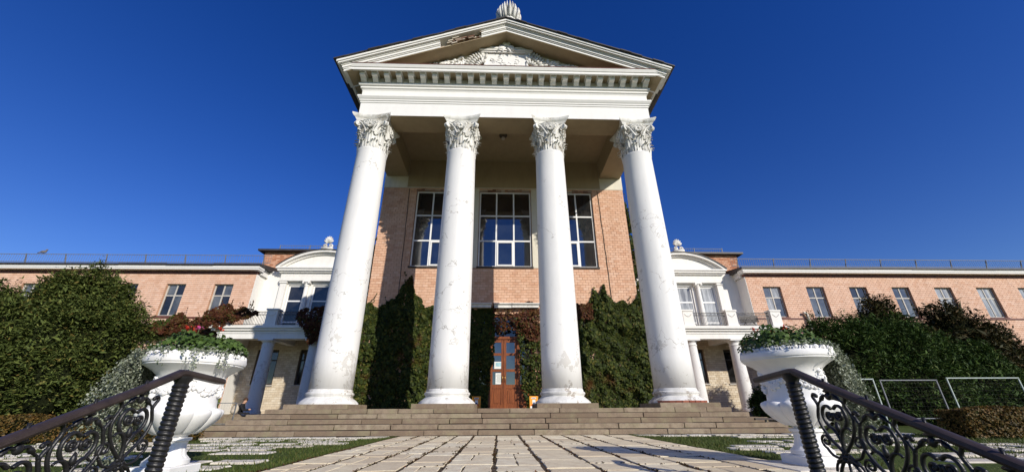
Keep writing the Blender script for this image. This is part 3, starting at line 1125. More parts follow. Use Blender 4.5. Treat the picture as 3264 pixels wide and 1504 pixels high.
ent = sweep(PROF).build('entablature', 'white_plaster', hall)
B().box(-HW + 0.004, HW - 0.004, YA + 0.004, 0.52, ZA + 0.002, 13.25).build('architrave_beam', 'shaded_ochre_plaster', ent)
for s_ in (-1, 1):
    B().box(s_ * 5.20, s_ * (HW - 0.004), 0.523, YW - 0.033, ZA + 0.002, 13.25).build('side_beam', 'shaded_ochre_plaster', ent)
B().box(-HW + 0.01, HW - 0.01, 0.3, YW, 13.252, 13.35).build('ceiling', 'shaded_ochre_plaster', hall)
sweep([(0.102, 14.197), (0.612, 14.197)]).build('cornice_soffit', 'shaded_ochre_plaster', ent)  # thin face whose colour carries the shade under the cornice
B().box(-5.19, 5.19, YW - 0.036, YW - 0.031, 11.52, 13.24).build('inner_shade_sheet', 'shaded_ochre_plaster', hall)  # dark sheet over the cream band, standing in for the portico shade
mm = B()
pf = [(0.098, 14.1965), (0.098, 13.875), (0.17, 13.872), (0.26, 13.90), (0.34, 13.965), (0.40, 13.99), (0.46, 13.985), (0.51, 14.0), (0.53, 14.03), (0.53, 14.1965)]
nn = len(pf)
mm.v = [(-0.112, YA - p, z) for p, z in pf] + [(0.112, YA - p, z) for p, z in pf]
mm.f = [tuple(range(nn)), tuple(range(2 * nn - 1, nn - 1, -1))] + [(i, i + nn, (i + 1) % nn + nn, (i + 1) % nn) for i in range(nn)]
mm.box(-0.14, 0.14, YA - 0.56, YA - 0.0975, 14.165, 14.196)
mme = mm.mesh('modillion')
mme.materials.append(M['white_plaster'])
for k in range(25):
    o = bpy.data.objects.new('modillion', mme)
    o.location = (-6.30 + k * 12.6 / 24, 0, 0)
    put(o, ent)
for s_ in (-1, 1):
    for k in range(26):
        o = bpy.data.objects.new('modillion', mme)
        o.rotation_euler = (0, 0, -s_ * -math.pi / 2)
        o.location = (s_ * (HW + YA), 0.45 + k * 0.525, 0)
        put(o, ent)
fl = B()
fl.box(-HW - 0.80, HW + 0.80, YA - 0.80, YA + 0.1, 14.372, 14.40)
fl.build('cornice_flashing', 'red_tin', ent)

# pediment
pedi = B().prism([(-6.6, 14.40), (6.6, 14.40), (0, 16.97)], -0.46, 0.2).build('pediment', 'cream_plaster', hall)
SL = 0.389


def chev(b, apex, t, L, p, yb=-0.3, a0=None, a1=None):
    """part of a raking band between x = a0 and a1, thickness t"""
    lo, hi = (-L if a0 is None else a0), (L if a1 is None else a1)
    f = lambda x: apex - SL * abs(x)
    xs_ = [lo] + ([0] if lo < 0 < hi else []) + [hi]
    poly = [(x, f(x) - t) for x in xs_] + [(x, f(x)) for x in reversed(xs_)]
    b.prism(poly, YA - p, yb)


gapl, gapr = -3.0, -1.15
rk = B()
chev(rk, 17.215, 0.10, 7.30, 0.95)
chev(rk, 17.114, 0.075, 7.24, 0.90)
for a0, a1 in ((None, gapl), (gapr, None)):
    chev(rk, 17.038, 0.05, 7.14, 0.80, -0.3, a0, a1)
    chev(rk, 16.987, 0.11, 7.10, 0.76, -0.3, a0, a1)
    chev(rk, 16.876, 0.045, 7.07, 0.72, -0.3, a0, a1)
    chev(rk, 16.83, 0.11, 7.04, 0.68, -0.3, a0, a1)
chev(rk, 17.036, 0.25, 6.9, 0.42, -0.3, gapl - 0.1, gapr + 0.1)
rk.build('raking_cornice', 'white_plaster', pedi)
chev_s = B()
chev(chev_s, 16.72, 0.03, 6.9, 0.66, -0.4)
chev_s.build('raking_soffit', 'shaded_ochre_plaster', pedi)  # shade below the raking cornice is mixed into this colour
for k in range(46):       # bared, crumbling brickwork of the left slope
    x = random.uniform(gapl - 0.25, gapr + 0.15)
    row = random.randrange(4)
    z = 17.02 - SL * abs(x) - 0.03 - row * 0.075 + random.uniform(-0.012, 0.012)
    w = random.uniform(0.07, 0.16)
    d = random.uniform(0.45, 0.82) - row * 0.03
    bb = B().box(-w, w, YA - d, -0.35, -0.028, 0.028)
    bb.xf(Matrix.Translation((x, 0, z)) @ Matrix.Rotation(-math.atan(SL) if x < 0 else 0, 4, 'Y'))
    bb.build('crumbling_brick', 'rubble', pedi)
# roof sheets with a ragged front edge
for s_ in (-1, 1):
    r = B()
    n = 16
    for i in range(n):
        xa, xb = 7.42 * i / n, 7.42 * (i + 1) / n
        yy = YA - 1.02 + random.uniform(-0.03, 0.02)
        zl = random.uniform(-0.012, 0.012)
        za, zb = 17.29 - SL * xa + zl, 17.29 - SL * xb + zl
        vs = [(s_ * xa, yy, za - 0.055), (s_ * xb, yy, zb - 0.055), (s_ * xb, yy, zb), (s_ * xa, yy, za)]
        vs += [(x, 17.6, z) for x, y, z in vs]
        r.add(vs, [(0, 1, 2, 3), (7, 6, 5, 4), (0, 4, 5, 1), (1, 5, 6, 2), (2, 6, 7, 3), (3, 7, 4, 0)])
    r.build('roof', 'roof_metal', hall)

# relief in the tympanum
YT = -0.46
rel = B().box(-1.05, 1.05, YT - 0.09, YT, 14.9, 16.04).build('relief_tablet', 'white_plaster', pedi)
fb = B()
for x0, x1, z0, z1 in ((-1.15, -1.05, 15.62, 16.16), (1.05, 1.15, 15.62, 16.16), (-1.02, -0.95, 14.9, 15.62), (0.95, 1.02, 14.9, 15.62)):
    fb.box(x0, x1, YT - 0.15, YT, z0, z1)
fb.box(-1.2, 1.2, YT - 0.19, YT, 16.06, 16.13)
fb.box(-1.27, 1.27, YT - 0.24, YT, 16.132, 16.20)
fb.box(-1.2, -0.35, YT - 0.17, YT, 16.202, 16.30)
fb.box(0.35, 1.2, YT - 0.17, YT, 16.202, 16.30)
fb.build('tablet_frame', 'white_plaster', rel)
rb = B()
for k in range(9):
    a = math.pi * (0.15 + 0.85 * k / 8) - math.pi * 0.5
    rb.tube([(-0.70 + math.cos(a) * 0.07, YT - 0.09, 15.62 + math.sin(a) * 0.07), (-0.70 + math.cos(a) * 0.24, YT - 0.095, 15.62 + math.sin(a) * 0.24)], [0.02, 0.007], 5)
rb.ball((-0.70, YT - 0.09, 15.62), 0.06, 8, 5)
for k in range(120):
    x = random.uniform(-0.75, 0.7)
    z = random.uniform(14.98, 15.95)
    if (x < -0.42 and z > 15.35):
        continue
    if math.sin(x * 5 + 1) * math.cos(z * 7) < -0.15:
        continue
    rb.ball((x, YT - 0.09, z), (random.uniform(0.02, 0.08), 0.03, random.uniform(0.015, 0.05)), 6, 4, 0.2)
tag(rb.build('landscape_relief', 'white_plaster', rel, True), kind='stuff')
top = B()
for x, z, r in ((0, 16.52, 0.20), (-0.24, 16.40, 0.16), (0.24, 16.40, 0.16), (-0.1, 16.66, 0.12), (0.12, 16.64, 0.12)):
    top.ball((x, YT - 0.14, z), (r, 0.12, r * 0.85), 10, 6)
for s_ in (-1, 1):
    top.tube([(s_ * 0.05, YT - 0.2, 16.33), (s_ * 0.3, YT - 0.24, 16.25), (s_ * 0.42, YT - 0.22, 16.08)], [0.09, 0.08, 0.03], 6)
    top.tube([(s_ * 0.04, YT - 0.24, 16.3), (s_ * 0.16, YT - 0.26, 16.1), (s_ * 0.2, YT - 0.24, 15.98)], [0.05, 0.05, 0.015], 6)
    top.tube([(s_ * 0.3, YT - 0.15, 16.33), (s_ * 0.7, YT - 0.16, 16.36), (s_ * 1.15, YT - 0.13, 16.24)], [0.08, 0.06, 0.03], 6)
top.build('ribbon_relief', 'white_plaster', rel, True)
for s_ in (-1, 1):
    sh_ = B()
    for ring, (r0, n, rr) in enumerate(((0.35, 6, 0.075), (0.62, 9, 0.08), (0.84, 11, 0.075))):
        for k in range(n):
            a = math.radians(6 + 94 * k / (n - 1))
            x, z = s_ * (1.06 + math.cos(a) * r0 * 0.98), 15.08 + math.sin(a) * r0 * 1.22
            bb = B().ball((0, 0, 0), (rr * 1.9, 0.09, rr * 0.85), 8, 5)
            bb.xf(Matrix.Translation((x, YT - 0.12 + ring * 0.02, z)) @ Matrix.Rotation(-a if s_ > 0 else a - math.pi, 4, 'Y'))
            sh_.join(bb)
    sh_.build('sheaf_relief', 'stone_capital', rel, True)
    fo = B()
    for k in range(70):
        t = random.random()
        x = 1.95 + 1.9 * t
        zmax = 16.9 - SL * x - 15.05 - 0.35
        z = 15.10 + random.uniform(0, max(0.06, zmax * 0.95))
        bb = B().ball((0, 0, 0), (random.uniform(0.08, 0.20), 0.11, random.uniform(0.04, 0.08)), 7, 4)
        bb.xf(Matrix.Translation((s_ * x, YT - 0.06, z)) @ Matrix.Rotation(random.uniform(-1.5, 1.5), 4, 'Y'))
        fo.join(bb)
    for q in range(3):
        cx_, cz_ = s_ * (2.25 + q * 0.6), 15.25 - q * 0.08
        fo.tube([(cx_ + x, YT - 0.08, cz_ + z) for x, z in spiral(0, 0, 0.24 - q * 0.05, 1.4, 16, 0.05, 0, s_)], [0.04] * 16, 5)
    fo.build('flower_relief', 'white_plaster', rel, True)
# finial
ac = B().lathe([(0.34, 17.0), (0.34, 17.3), (0.42, 17.34), (0.42, 17.42), (0.25, 17.46), (0.3, 17.8), (0.1, 18.3)], (0.1, -1.1, 0), 20).build('finial', 'stone_capital', hall, 'auto')
for ring, (n, r0, r1, h, w) in enumerate(((13, 0.40, 0.54, 0.98, 0.115), (9, 0.26, 0.40, 1.14, 0.10), (5, 0.1, 0.20, 1.18, 0.09))):
    for k in range(n):
        a = 2 * math.pi * (k + ring * 0.5) / n
        pts, rs = [], []
        hj = random.uniform(-0.12, 0.06)
        for i in range(8):
            t = i / 7
            r = r0 + (r1 - r0) * math.sin(math.pi * min(1, t * 0.8)) + 0.03 * t * t
            pts.append((0.1 + math.cos(a) * r, -1.1 + math.sin(a) * r, 17.40 + (h + hj) * t))
            rs.append(max(0.008, 0.86 * w * math.sin(math.pi * (0.12 + 0.87 * t)) * (1 - 0.35 * t)))
        B().tube(pts, rs, 6).build('petal', 'stone_capital', ac, True)
# lamp under the ceiling
lamp = thing('ceiling_lamp', (-0.1, 1.93, 13.2), 'small dark dome lamp on the portico ceiling between the middle columns', 'lamp')
B().lathe([(0.20, 13.252), (0.20, 13.19), (0.13, 13.10), (0.10, 13.08)], (-0.1, 1.93, 0), 20).build('lamp_base', 'lamp_dark', lamp, 'auto')
B().lathe([(0.10, 13.079), (0.095, 13.03), (0.06, 12.98), (0.01, 12.96)], (-0.1, 1.93, 0), 16).build('lamp_globe', 'aged_frame', lamp, True)
# ------------------------------------------------------------------ wings with loggias and balconies
WK = 1.15                    # wings and things on them are scaled about the camera by this factor
WOFF = Vector((0.032, 2.069, -0.0855))  # shift that keeps the camera position as centre of the scaling


def scale_about_camera(o):
    o.location = o.location * WK + WOFF
    o.scale = (WK, WK, WK)
    return o


YG, YL = 11.0, 12.0          # brick front of the wing, white wall of the loggia
ZB = 5.15                    # balcony floor


def make_wing(s_):
    X = lambda x: s_ * x + 0.17
    L = lambda a, c: (min(X(a), X(c)), max(X(a), X(c)))
    side = 'left' if s_ < 0 else 'right'
    t = thing('wing_building', (X(25), 12, 0), ('peach brick wing on the left with vine-covered balcony and arched white loggia' if s_ < 0 else
              'peach brick wing on the right with bare white balcony and row of windows'), 'building', 'wings of the building')
    far = 52.0
    # brick front
    ops = []
    for k in range(11):
        c = s_ * (18.15 + 3.0 * k) + 0.05
        ops.append((c - 0.61, c + 0.61, 6.10, 8.20))
        if k < 8:
            ops.append((c - 0.61, c + 0.61, 1.9, 4.1))
    x0, x1 = L(16.37, far)
    wb = B()
    wall_sheet(wb, x0, x1, 0, 8.86, YG, ops, 0.22)
    xe = X(16.37)
    xf = X(far)
    wb.add([(xf, YG, 0), (xf, 24, 0), (xf, 24, 9), (xf, YG, 9)], [(0, 1, 2, 3)])
    wall = wb.build('wall', 'mortar', t)
    bl = lay_bricks(x0, x1, 0.0, 5.95, [o for o in ops if o[2] < 5], 0.262, 0.132) + lay_bricks(x0, x1, 6.05, 8.84, [o for o in ops if o[2] > 5], 0.262, 0.132)

    def score(q):
        x, z = (q[0] + q[1]) / 2, (q[2] + q[3]) / 2
        if z < 6.0:
            return 1e9
        return abs(x)
    put_bricks(wall, bl, YG, 'wing_brick', score, 300)
    B().box(x0, x1, YG - 0.05, YG - 0.004, 5.95, 6.05).build('string_course', 'red_tin', wall)
    # white return between loggia and brick front
    B().box(xe - s_ * 0.03, xe - s_ * 0.005, YG - 0.012, YL, 0.5, 8.86).build('return_wall', 'loggia_plaster', t)
    for k, o in enumerate(ops):
        up = o[2] > 5
        gl = random.choice((['curtain_glass', 'wing_glass'], ['wing_glass'], ['curtain_glass'], ['wing_glass', 'curtain_glass', 'dark_glass']) if s_ > 0 else (['wing_glass', 'dark_glass'], ['wing_glass', 'dark_glass', 'curtain_glass'], ['dark_glass', 'wing_glass'])) if up else 'dark_glass'
        window(t, o[0] + 0.01, o[1] - 0.01, o[2] + 0.01, o[3] - 0.01, YG + 0.13, (0.5,), (0.64,), 'aged_frame', gl, 0.075, 0.075)
        B().box(o[0] - 0.05, o[1] + 0.05, YG - 0.06, YG + 0.12, o[2] - 0.05, o[2] + 0.008).build('window_sill', 'red_tin', t)
    # eaves
    cb = B()
    e0, e1 = L(15.98, far)
    cb.box(*L(16.10, far), YG - 0.40, YG + 0.2, 9.06, 9.16)
    cb.box(*L(16.06, far), YG - 0.44, YG + 0.2, 9.162, 9.30)
    B().box(*L(16.33, far), YG - 0.06, YG + 0.2, 8.86, 9.058).build('eaves_shade_strip', 'red_tin', t)  # dark strip put in for the shadow band under the cornice
    cb.box(*L(16.2, 16.6), YG + 0.2, YL, 8.9, 9.30)
    cb.build('cornice', 'white_plaster', t)
    rb_ = B()
    zz = 9.31
    for k in range(12):           # gutter edge, a little wavy
        xa, xb = e0 + (e1 - e0) * k / 12, e0 + (e1 - e0) * (k + 1) / 12
        dz = random.uniform(-0.02, 0.02)
        rb_.add([(xa, YG - 0.52, zz + dz), (xb, YG - 0.52, zz + dz), (xb, YG - 0.52, zz + 0.11 + dz), (xa, YG - 0.52, zz + 0.11 + dz),
                 (xa, 20, zz), (xb, 20, zz), (xb, 20, 11.0), (xa, 20, 11.0)],
                [(0, 1, 2, 3), (3, 2, 6, 7), (0, 4, 5, 1), (0, 3, 7, 4), (1, 5, 6, 2)])
    rb_.build('roof', 'roof_metal', t)
    # railing along the roof
    rr = B()
    yr = YG + 0.45
    for z in (9.82, 10.36):
        rr.bar((e0, yr, z), (e1, yr, z), 0.035)
    x = e0
    while x < e1:
        rr.bar((x, yr, 9.8), (x, yr, 10.36), 0.012)
        x += 0.16
    rail = rr.build('roof_railing', 'rail_grey', t)
    x = X(16.5)
    while abs(x) < far:
        B().bar((x, yr + 0.25, 9.5), (x + random.uniform(-.05, .05), yr, 10.40), 0.055).build('railing_post', 'rail_grey', rail)
        x += s_ * 2.62
    # brick attic behind the loggia
    a0, a1 = L(5.5, 17.5)
    at = B()
    at.box(a0, a1, 13.0, 22, 9.0, 11.22)
    atw = at.build('attic', 'mortar', t)
    put_bricks(atw, lay_bricks(a0, a1, 9.4, 11.2, [], 0.262, 0.132), 13.0, 'attic_brick')
    B().box(*L(5.5, 17.85), 12.65, 22.3, 11.225, 11.36).build('attic_roof', 'roof_metal', t)
    ar = B()
    ax0, ax1 = L(8.0, 16.7)
    for z in (11.5, 11.88):
        ar.bar((ax0, 13.3, z), (ax1, 13.3, z), 0.03)
    x = ax0
    while x < ax1:
        ar.bar((x, 13.3, 11.36), (x, 13.3, 11.88), 0.012)
        x += 0.16
    for k in range(5):
        xx = ax0 + (ax1 - ax0) * k / 4
        ar.bar((xx, 13.3, 11.36), (xx, 13.3, 11.93), 0.05)
    ar.build('attic_railing', 'rail_grey', t)
    # loggia: white wall with three openings, two half columns and end pilasters
    cx = 12.4
    lop = []
    for c, w in ((cx - 1.72, 0.58), (cx, 0.66), (cx + 1.72, 0.58)):
        lop.append((*L(c - w, c + w), ZB + 0.1, 8.46))
    lw = B()
    wall_sheet(lw, *L(5.5, 16.36), ZB - 0.1, 9.4, YL, lop, 0.25)
    lwall = lw.build('loggia_wall', 'loggia_plaster', t)
    for o in lop:
        window(t, o[0] + 0.01, o[1] - 0.01, o[2] + 0.01, o[3] - 0.01, YL + 0.10, (), (0.22, 0.66), 'white_frame', ('curtain_glass' if s_ > 0 else 'wing_glass') if s_ > 0 else 'dark_glass', 0.10, 0.09, name='balcony_door')
    for c in (cx - 1.0, cx + 1.0):
        q = B()
        q.lathe([(0.20, ZB), (0.20, ZB + 0.12), (0.165, ZB + 0.16), (0.16, 6.6), (0.14, 8.30), (0.165, 8.33), (0.165, 8.40), (0.14, 8.42), (0.16, 8.50), (0.20, 8.56)], (X(c), YL - 0.14, 0), 18)
        q.box(X(c) - 0.23, X(c) + 0.23, YL - 0.37, YL - 0.002, 8.56, 8.66)
        for e in (-1, 1):
            q.tube([(X(c) + e * 0.19, YL - 0.38, 8.52), (X(c) + e * 0.19, YL - 0.05, 8.52)], 0.06, 8)
        q.build('loggia_column', 'loggia_plaster', t, 'auto')
    for c in (cx - 2.58, cx + 2.58):
        q = B()
        q.box(X(c) - 0.2, X(c) + 0.2, YL - 0.20, YL - 0.002, ZB, 8.52)
        q.box(X(c) - 0.25, X(c) + 0.25, YL - 0.26, YL - 0.002, 8.522, 8.66)
        q.box(X(c) - 0.25, X(c) + 0.25, YL - 0.26, YL - 0.002, ZB, ZB + 0.2)
        q.build('pilaster', 'loggia_plaster', t)
    q = B()
    q.box(X(cx - 2.85), X(cx + 2.85), YL - 0.30, YL - 0.002, 8.662, 8.84)
    q.box(X(cx - 2.82), X(cx + 2.82), YL - 0.26, YL - 0.002, 8.842, 9.22)
    q.box(X(cx - 2.92), X(cx + 2.92), YL - 0.40, YL - 0.002, 9.222, 9.32)
    q.box(X(cx - 3.02), X(cx + 3.02), YL - 0.52, YL + 0.1, 9.322, 9.46)
    q.box(X(cx - 3.12), X(cx + 3.12), YL - 0.60, YL + 0.1, 9.462, 9.56)
    q.build('loggia_entablature', 'loggia_plaster', t)
    h, w = 1.25, 3.12
    R = (w * w + h * h) / (2 * h)
    th = math.asin(w / R)
    arc = lambda r: [(X(cx) + r * math.sin(a), 9.56 + h - R + r * math.cos(a)) for a in np.linspace(-th, th, 29)]
    tym = B()
    pts = [p for p in arc(R - 0.1) if p[1] > 9.57]
    tym.prism([(pts[0][0], 9.56)] + [(pts[-1][0], 9.56)] + pts[::-1], YL - 0.24, YL + 1.0)
    tym.build('arched_tympanum', 'loggia_plaster', t)

    def ringband(r0, r1, y0, y1, name, mat):
        q = B()
        A, C = arc(r0), arc(r1)
        n = len(A)
        q.v = [(x, y0, z) for x, z in A] + [(x, y0, z) for x, z in C] + [(x, y1, z) for x, z in A] + [(x, y1, z) for x, z in C]
        for i in range(n - 1):
            q.f += [(i, i + 1, n + i + 1, n + i), (n + i, n + i + 1, 3 * n + i + 1, 3 * n + i), (i, 2 * n + i, 2 * n + i + 1, i + 1)]
        q.f += [(0, n, 3 * n, 2 * n), (n - 1, 3 * n - 1, 4 * n - 1, 2 * n - 1)]
        q.build(name, mat, t)
    ringband(R - 0.26, R - 0.14, YL - 0.38, YL + 0.9, 'arch_moulding', 'loggia_plaster')
    ringband(R - 0.14, R, YL - 0.58, YL + 0.9, 'arch_moulding', 'loggia_plaster')
    ringband(R + 0.002, R + 0.06, YL - 0.64, YL + 1.0, 'arch_roof', 'roof_metal')
    # shell ornament on the crown of the arch
    an = B()
    zc = 9.56 + h + 0.05
    an.box(X(cx) - 0.38, X(cx) + 0.38, YL - 0.62, YL - 0.30, zc - 0.08, zc + 0.14)
    for e in (-1, 1):
        an.tube([(X(cx) + e * (0.2 + x), YL - 0.48, zc + 0.28 + z) for x, z in spiral(0, 0, 0.15, 1.2, 14, 0.03, -1.57, e)], 0.06, 6)
    for k in range(7):
        a = math.radians(-66 + 22 * k)
        an.tube([(X(cx) + math.sin(a) * 0.08, YL - 0.46, zc + 0.45 + math.cos(a) * 0.05), (X(cx) + math.sin(a) * 0.24, YL - 0.48, zc + 0.5 + math.cos(a) * 0.3),
                 (X(cx) + math.sin(a) * 0.34, YL - 0.46, zc + 0.5 + math.cos(a) * 0.52)], [0.05, 0.09, 0.04], 6)
    an.build('shell_ornament', 'stone_capital', t, True)
    # balcony slab, piers, iron balustrade
    f0, f1 = L(5.6, 16.95)
    sl = B()
    sl.box(f0, f1, 9.02, YL - 0.003, 4.995, ZB)
    sl.box(f0 + 0.1, f1 - 0.1, 9.12, YL - 0.003, 4.87, 4.993)
    sl.build('balcony_slab', 'loggia_plaster', t)
    be = B()
    be.box(f0 + 0.45, f1 - 0.45, 9.24, 9.76, 4.42, 4.868)
    be.box(f0 + 0.40, f1 - 0.40, 9.20, 9.80, 4.72, 4.80)
    be.box(X(16.45), X(15.95), 9.765, YG - 0.02, 4.42, 4.868)
    be.box(X(13.85), X(13.4), 9.765, YL - 0.02, 4.42, 4.868)
    be.build('balcony_beam', 'loggia_plaster', t)
    piers = [8.35, 11.0, 13.68, 16.42]
    for c in piers:
        q = B()
        q.box(X(c) - 0.31, X(c) + 0.31, 9.14, 9.60, ZB + 0.002, 6.04)
        q.box(X(c) - 0.35, X(c) + 0.35, 9.10, 9.64, 6.042, 6.14)
        q.box(X(c) - 0.34, X(c) + 0.34, 9.11, 9.63, ZB + 0.002, ZB + 0.10)
        for k in range(9):       # small garland
            a = math.pi * k / 8
            q.ball((X(c) - 0.2 + 0.4 * k / 8, 9.13, 5.86 - 0.13 * math.sin(a)), 0.03, 6, 4)
        q.build('balcony_pier', 'loggia_plaster', t)
    for a, c in zip(piers[:-1], piers[1:]):
        q = B()
        xa, xb = X(a + 0.32), X(c - 0.32)
        for z in (ZB + 0.10, 5.82, 6.0):
            q.bar((xa, 9.36, z), (xb, 9.36, z), 0.03)
        n = 24
        for k in range(n + 1):
            xx = xa + (xb - xa) * k / n
            q.bar((xx, 9.36, ZB + 0.1), (xx, 9.36, 5.82), 0.018)
            if k < n:
                xm = xa + (xb - xa) * (k + 0.5) / n
                q.tube([(xm + 0.04 * math.cos(u), 9.36, 5.91 + 0.07 * math.sin(u)) for u in np.linspace(0, 6.28, 8)], 0.008, 4)
        q.build('balustrade', 'iron', t)
    # columns carrying the balcony
    for c in (8.3, 11.0, 13.65):
        q = B()
        q.lathe([(0.44, 0.5), (0.44, 0.60), (0.40, 0.66), (0.37, 0.72), (0.365, 1.4), (0.34, 2.6), (0.30, 4.02), (0.33, 4.04), (0.33, 4.09), (0.30, 4.11), (0.30, 4.2), (0.34, 4.24), (0.40, 4.31)], (X(c), 9.5, 0), 28)
        q.box(X(c) - 0.42, X(c) + 0.42, 9.08, 9.92, 4.312, 4.416)
        q.build('porch_column', 'column_paint', t, 'auto')
    # cream brick wall under the balcony
    go = []
    for c in (9.7, 12.3, 14.95):
        go.append((*L(c - 0.66, c + 0.66), 2.1, 4.2))
    gw = B()
    wall_sheet(gw, *L(5.5, 16.36), 0.45, 4.99, YL, go, 0.22)
    gwall = gw.build('porch_wall', 'cream_mortar', t)
    put_bricks(gwall, lay_bricks(*L(5.5, 16.34), 0.5, 4.86, go, 0.262, 0.132), YL, 'cream_brick', lambda q: (abs(q[0] - X(13.9)) + 1.2 * abs(q[2] - 1.3)) if abs(q[0]) > 12.5 else 1e9, 200)
    put_bricks(gwall, [], YL, 'cream_brick')
    for o in go:
        window(t, o[0] + 0.01, o[1] - 0.01, o[2] + 0.01, o[3] - 0.01, YL + 0.12, (0.5,), (0.7,), 'dark_frame', 'dark_glass', 0.09, 0.08)
        B().box(o[0] - 0.06, o[1] + 0.06, YL - 0.08, YL + 0.1, o[2] - 0.06, o[2] + 0.006).build('window_sill', 'aged_frame', t)
    return t


wing_l = scale_about_camera(make_wing(-1))
wing_r = scale_about_camera(make_wing(1))
# vent pipe and wall lamp on the right wing
pipe = B()
pipe.tube([(19.95, YG - 0.16, 5.1), (19.95, YG - 0.16, 6.2), (19.9, YG - 0.16, 6.34), (19.72, YG - 0.16, 6.36)], 0.085, 10)
pipe.box(19.85, 20.05, YG - 0.1, YG + 0.02, 5.3, 5.36)
pipe.box(19.85, 20.05, YG - 0.1, YG + 0.02, 5.85, 5.91)
tag(scale_about_camera(pipe.build('vent_pipe', 'aged_frame', None, 'auto')), 'pale bent vent pipe on the right brick wing between two windows', 'pipe')
# slatted garden chair left on the right balcony
ch = thing('balcony_table', (15.4, 9.9, ZB), 'dark folded slatted table standing behind the right balcony railing', 'table')
for k in range(7):
    B().bar((14.75, 9.85 + 0.02 * k, ZB + 0.35 + 0.06 * k), (15.95, 9.85 + 0.02 * k, ZB + 0.42 + 0.06 * k), 0.02, 0.045).build('slat', 'handrail_wood', ch)
for xa, xb in ((14.85, 15.35), (15.35, 14.85), (15.85, 15.45)):
    B().bar((xa, 9.93, ZB), (xb, 9.99, ZB + 0.75), 0.035).build('leg', 'handrail_wood', ch)
scale_about_camera(ch)
# ------------------------------------------------------------------ climbing plants
def wall_ivy(name, label, cat, n, xr, zr, inside, y, mat, size=0.13, thick=0.30, seed=3, nrm=(0, -1, 0.25), stems=10, dens=None, group=None):
    """leaves over a wall front; inside(x, z) -> bool array"""
    t = thing(name, ((xr[0] + xr[1]) / 2, y, zr[0]), label, cat, group)
    x = rng.uniform(xr[0], xr[1], n)
    z = rng.uniform(zr[0], zr[1], n)
    p2 = np.stack([x, np.zeros(n), z], 1)
    k = inside(x, z)
    x, z, p2 = x[k], z[k], p2[k]
    tuft = vnoise(p2 * 7.0, seed + 2)
    k = (tuft > -0.30) | (rng.uniform(0, 1, len(x)) < 0.3)
    x, z, p2, tuft = x[k], z[k], p2[k], tuft[k]
    bulge = 0.5 + 0.5 * vnoise(p2 * 2.6, seed) + 0.35 * tuft
    layer = rng.uniform(0, 1, len(x)) ** 0.7
    deep = np.where(inside(x, z + 0.4) & inside(x, z + 0.15), 1.0, 0.35)
    yy = y - 0.04 - thick * deep * np.clip(bulge, 0.1, 1.2) * layer
    pos = np.stack([x, yy, z], 1)
    gx = vnoise(p2 * 2.6 + np.array([0.1, 0, 0]), seed) - vnoise(p2 * 2.6, seed)
    N = np.tile(np.array(nrm, float), (len(x), 1))
    N[:, 0] += -gx * 3
    Q = leaves(pos, N, np.full(len(x), size), 0.95, None, 0.42, 0.12)
    quads_mesh('foliage', Q, mat, t)
    SP = []
    if thick > 0.36:
        for i in range(9):
            xx = random.uniform(xr[0] + 0.1, xr[1] - 0.1)
            z_ = zr[1]
            while z_ > zr[0] and not bool(inside(np.array([xx]), np.array([z_]))[0]):
                z_ -= 0.05
            for k in range(random.randrange(3, 14)):
                xx += random.uniform(-0.05, 0.05)
                z_ += random.uniform(0.02, 0.07)
                SP.append((xx, y - random.uniform(0.03, 0.08), z_))
        SP = np.array(SP)
        quads_mesh('stray_leaves', leaves(SP, np.tile(np.array(nrm, float), (len(SP), 1)), np.full(len(SP), size * 0.55), 0.95, None, 0.5), mat, t)
    st = B()
    for i in range(stems):
        xx = random.uniform(xr[0], xr[1])
        pts = []
        z_ = zr[0]
        while z_ < zr[1] and bool(inside(np.array([xx]), np.array([z_]))[0]):
            pts.append((xx, y - 0.03, z_))
            z_ += 0.3
            xx += random.uniform(-0.10, 0.10)
        if len(pts) > 2:
            st.tube(pts, [0.022 * (1 - 0.6 * i_ / len(pts)) for i_ in range(len(pts))], 5)
    if st.v:
        st.build('stem', 'brown_twig', t)
    return t


def edge(x, z):
    return 0.16 * vnoise(np.stack([x * 5, 0 * x, z * 5], 1), 11)


def front_ivy(a, c, zl=None):
    def f(x, z):
        k = (x > a + edge(z, x) * 0.3) & (x < c + edge(z, x) * 0.3) & (z < ivy_top(x) + edge(x, z))
        if zl is not None:
            k &= z > zl(x)
        return k
    return f


wall_ivy('ivy', 'dark green ivy covering the wall left of the door, one strand rising to the window', 'ivy', 34000, (-6.6, -1.9), (PLAT, 7.0), front_ivy(-6.6, -1.95), YW, 'ivy_leaf', 0.135, 0.37, 3)
wall_ivy('ivy', 'deep shaded ivy hanging close beside the left door leaf', 'ivy', 9000, (-2.0, -0.45), (PLAT, 5.1),
         lambda x, z: (x > -2.0) & (z < ivy_top(x) + edge(x, z)) & (x < np.interp(z, [0.6, 1.6, 2.2, 2.9, 3.6, 4.2, 5.0], [-0.66, -0.66, -0.56, -0.42, -0.32, -0.2, -0.15]) + edge(z, x) * 0.4), YW + 0.02, 'ivy_leaf', 0.125, 0.34, 5)
wall_ivy('red_vine', 'thin reddish vine hanging from the white ledge over the door', 'vine', 1500, (-0.5, 1.7), (3.45, 5.25),
         lambda x, z: (z < 5.1 + edge(x, z)) & (z > np.interp(x, [-0.5, -0.2, 0.1, 0.5, 0.9, 1.7], [4.3, 3.75, 4.0, 3.9, 3.5, 3.2]) + edge(x, z)), YW - 0.10, 'red_vine_leaf', 0.11, 0.30, 6, stems=40)
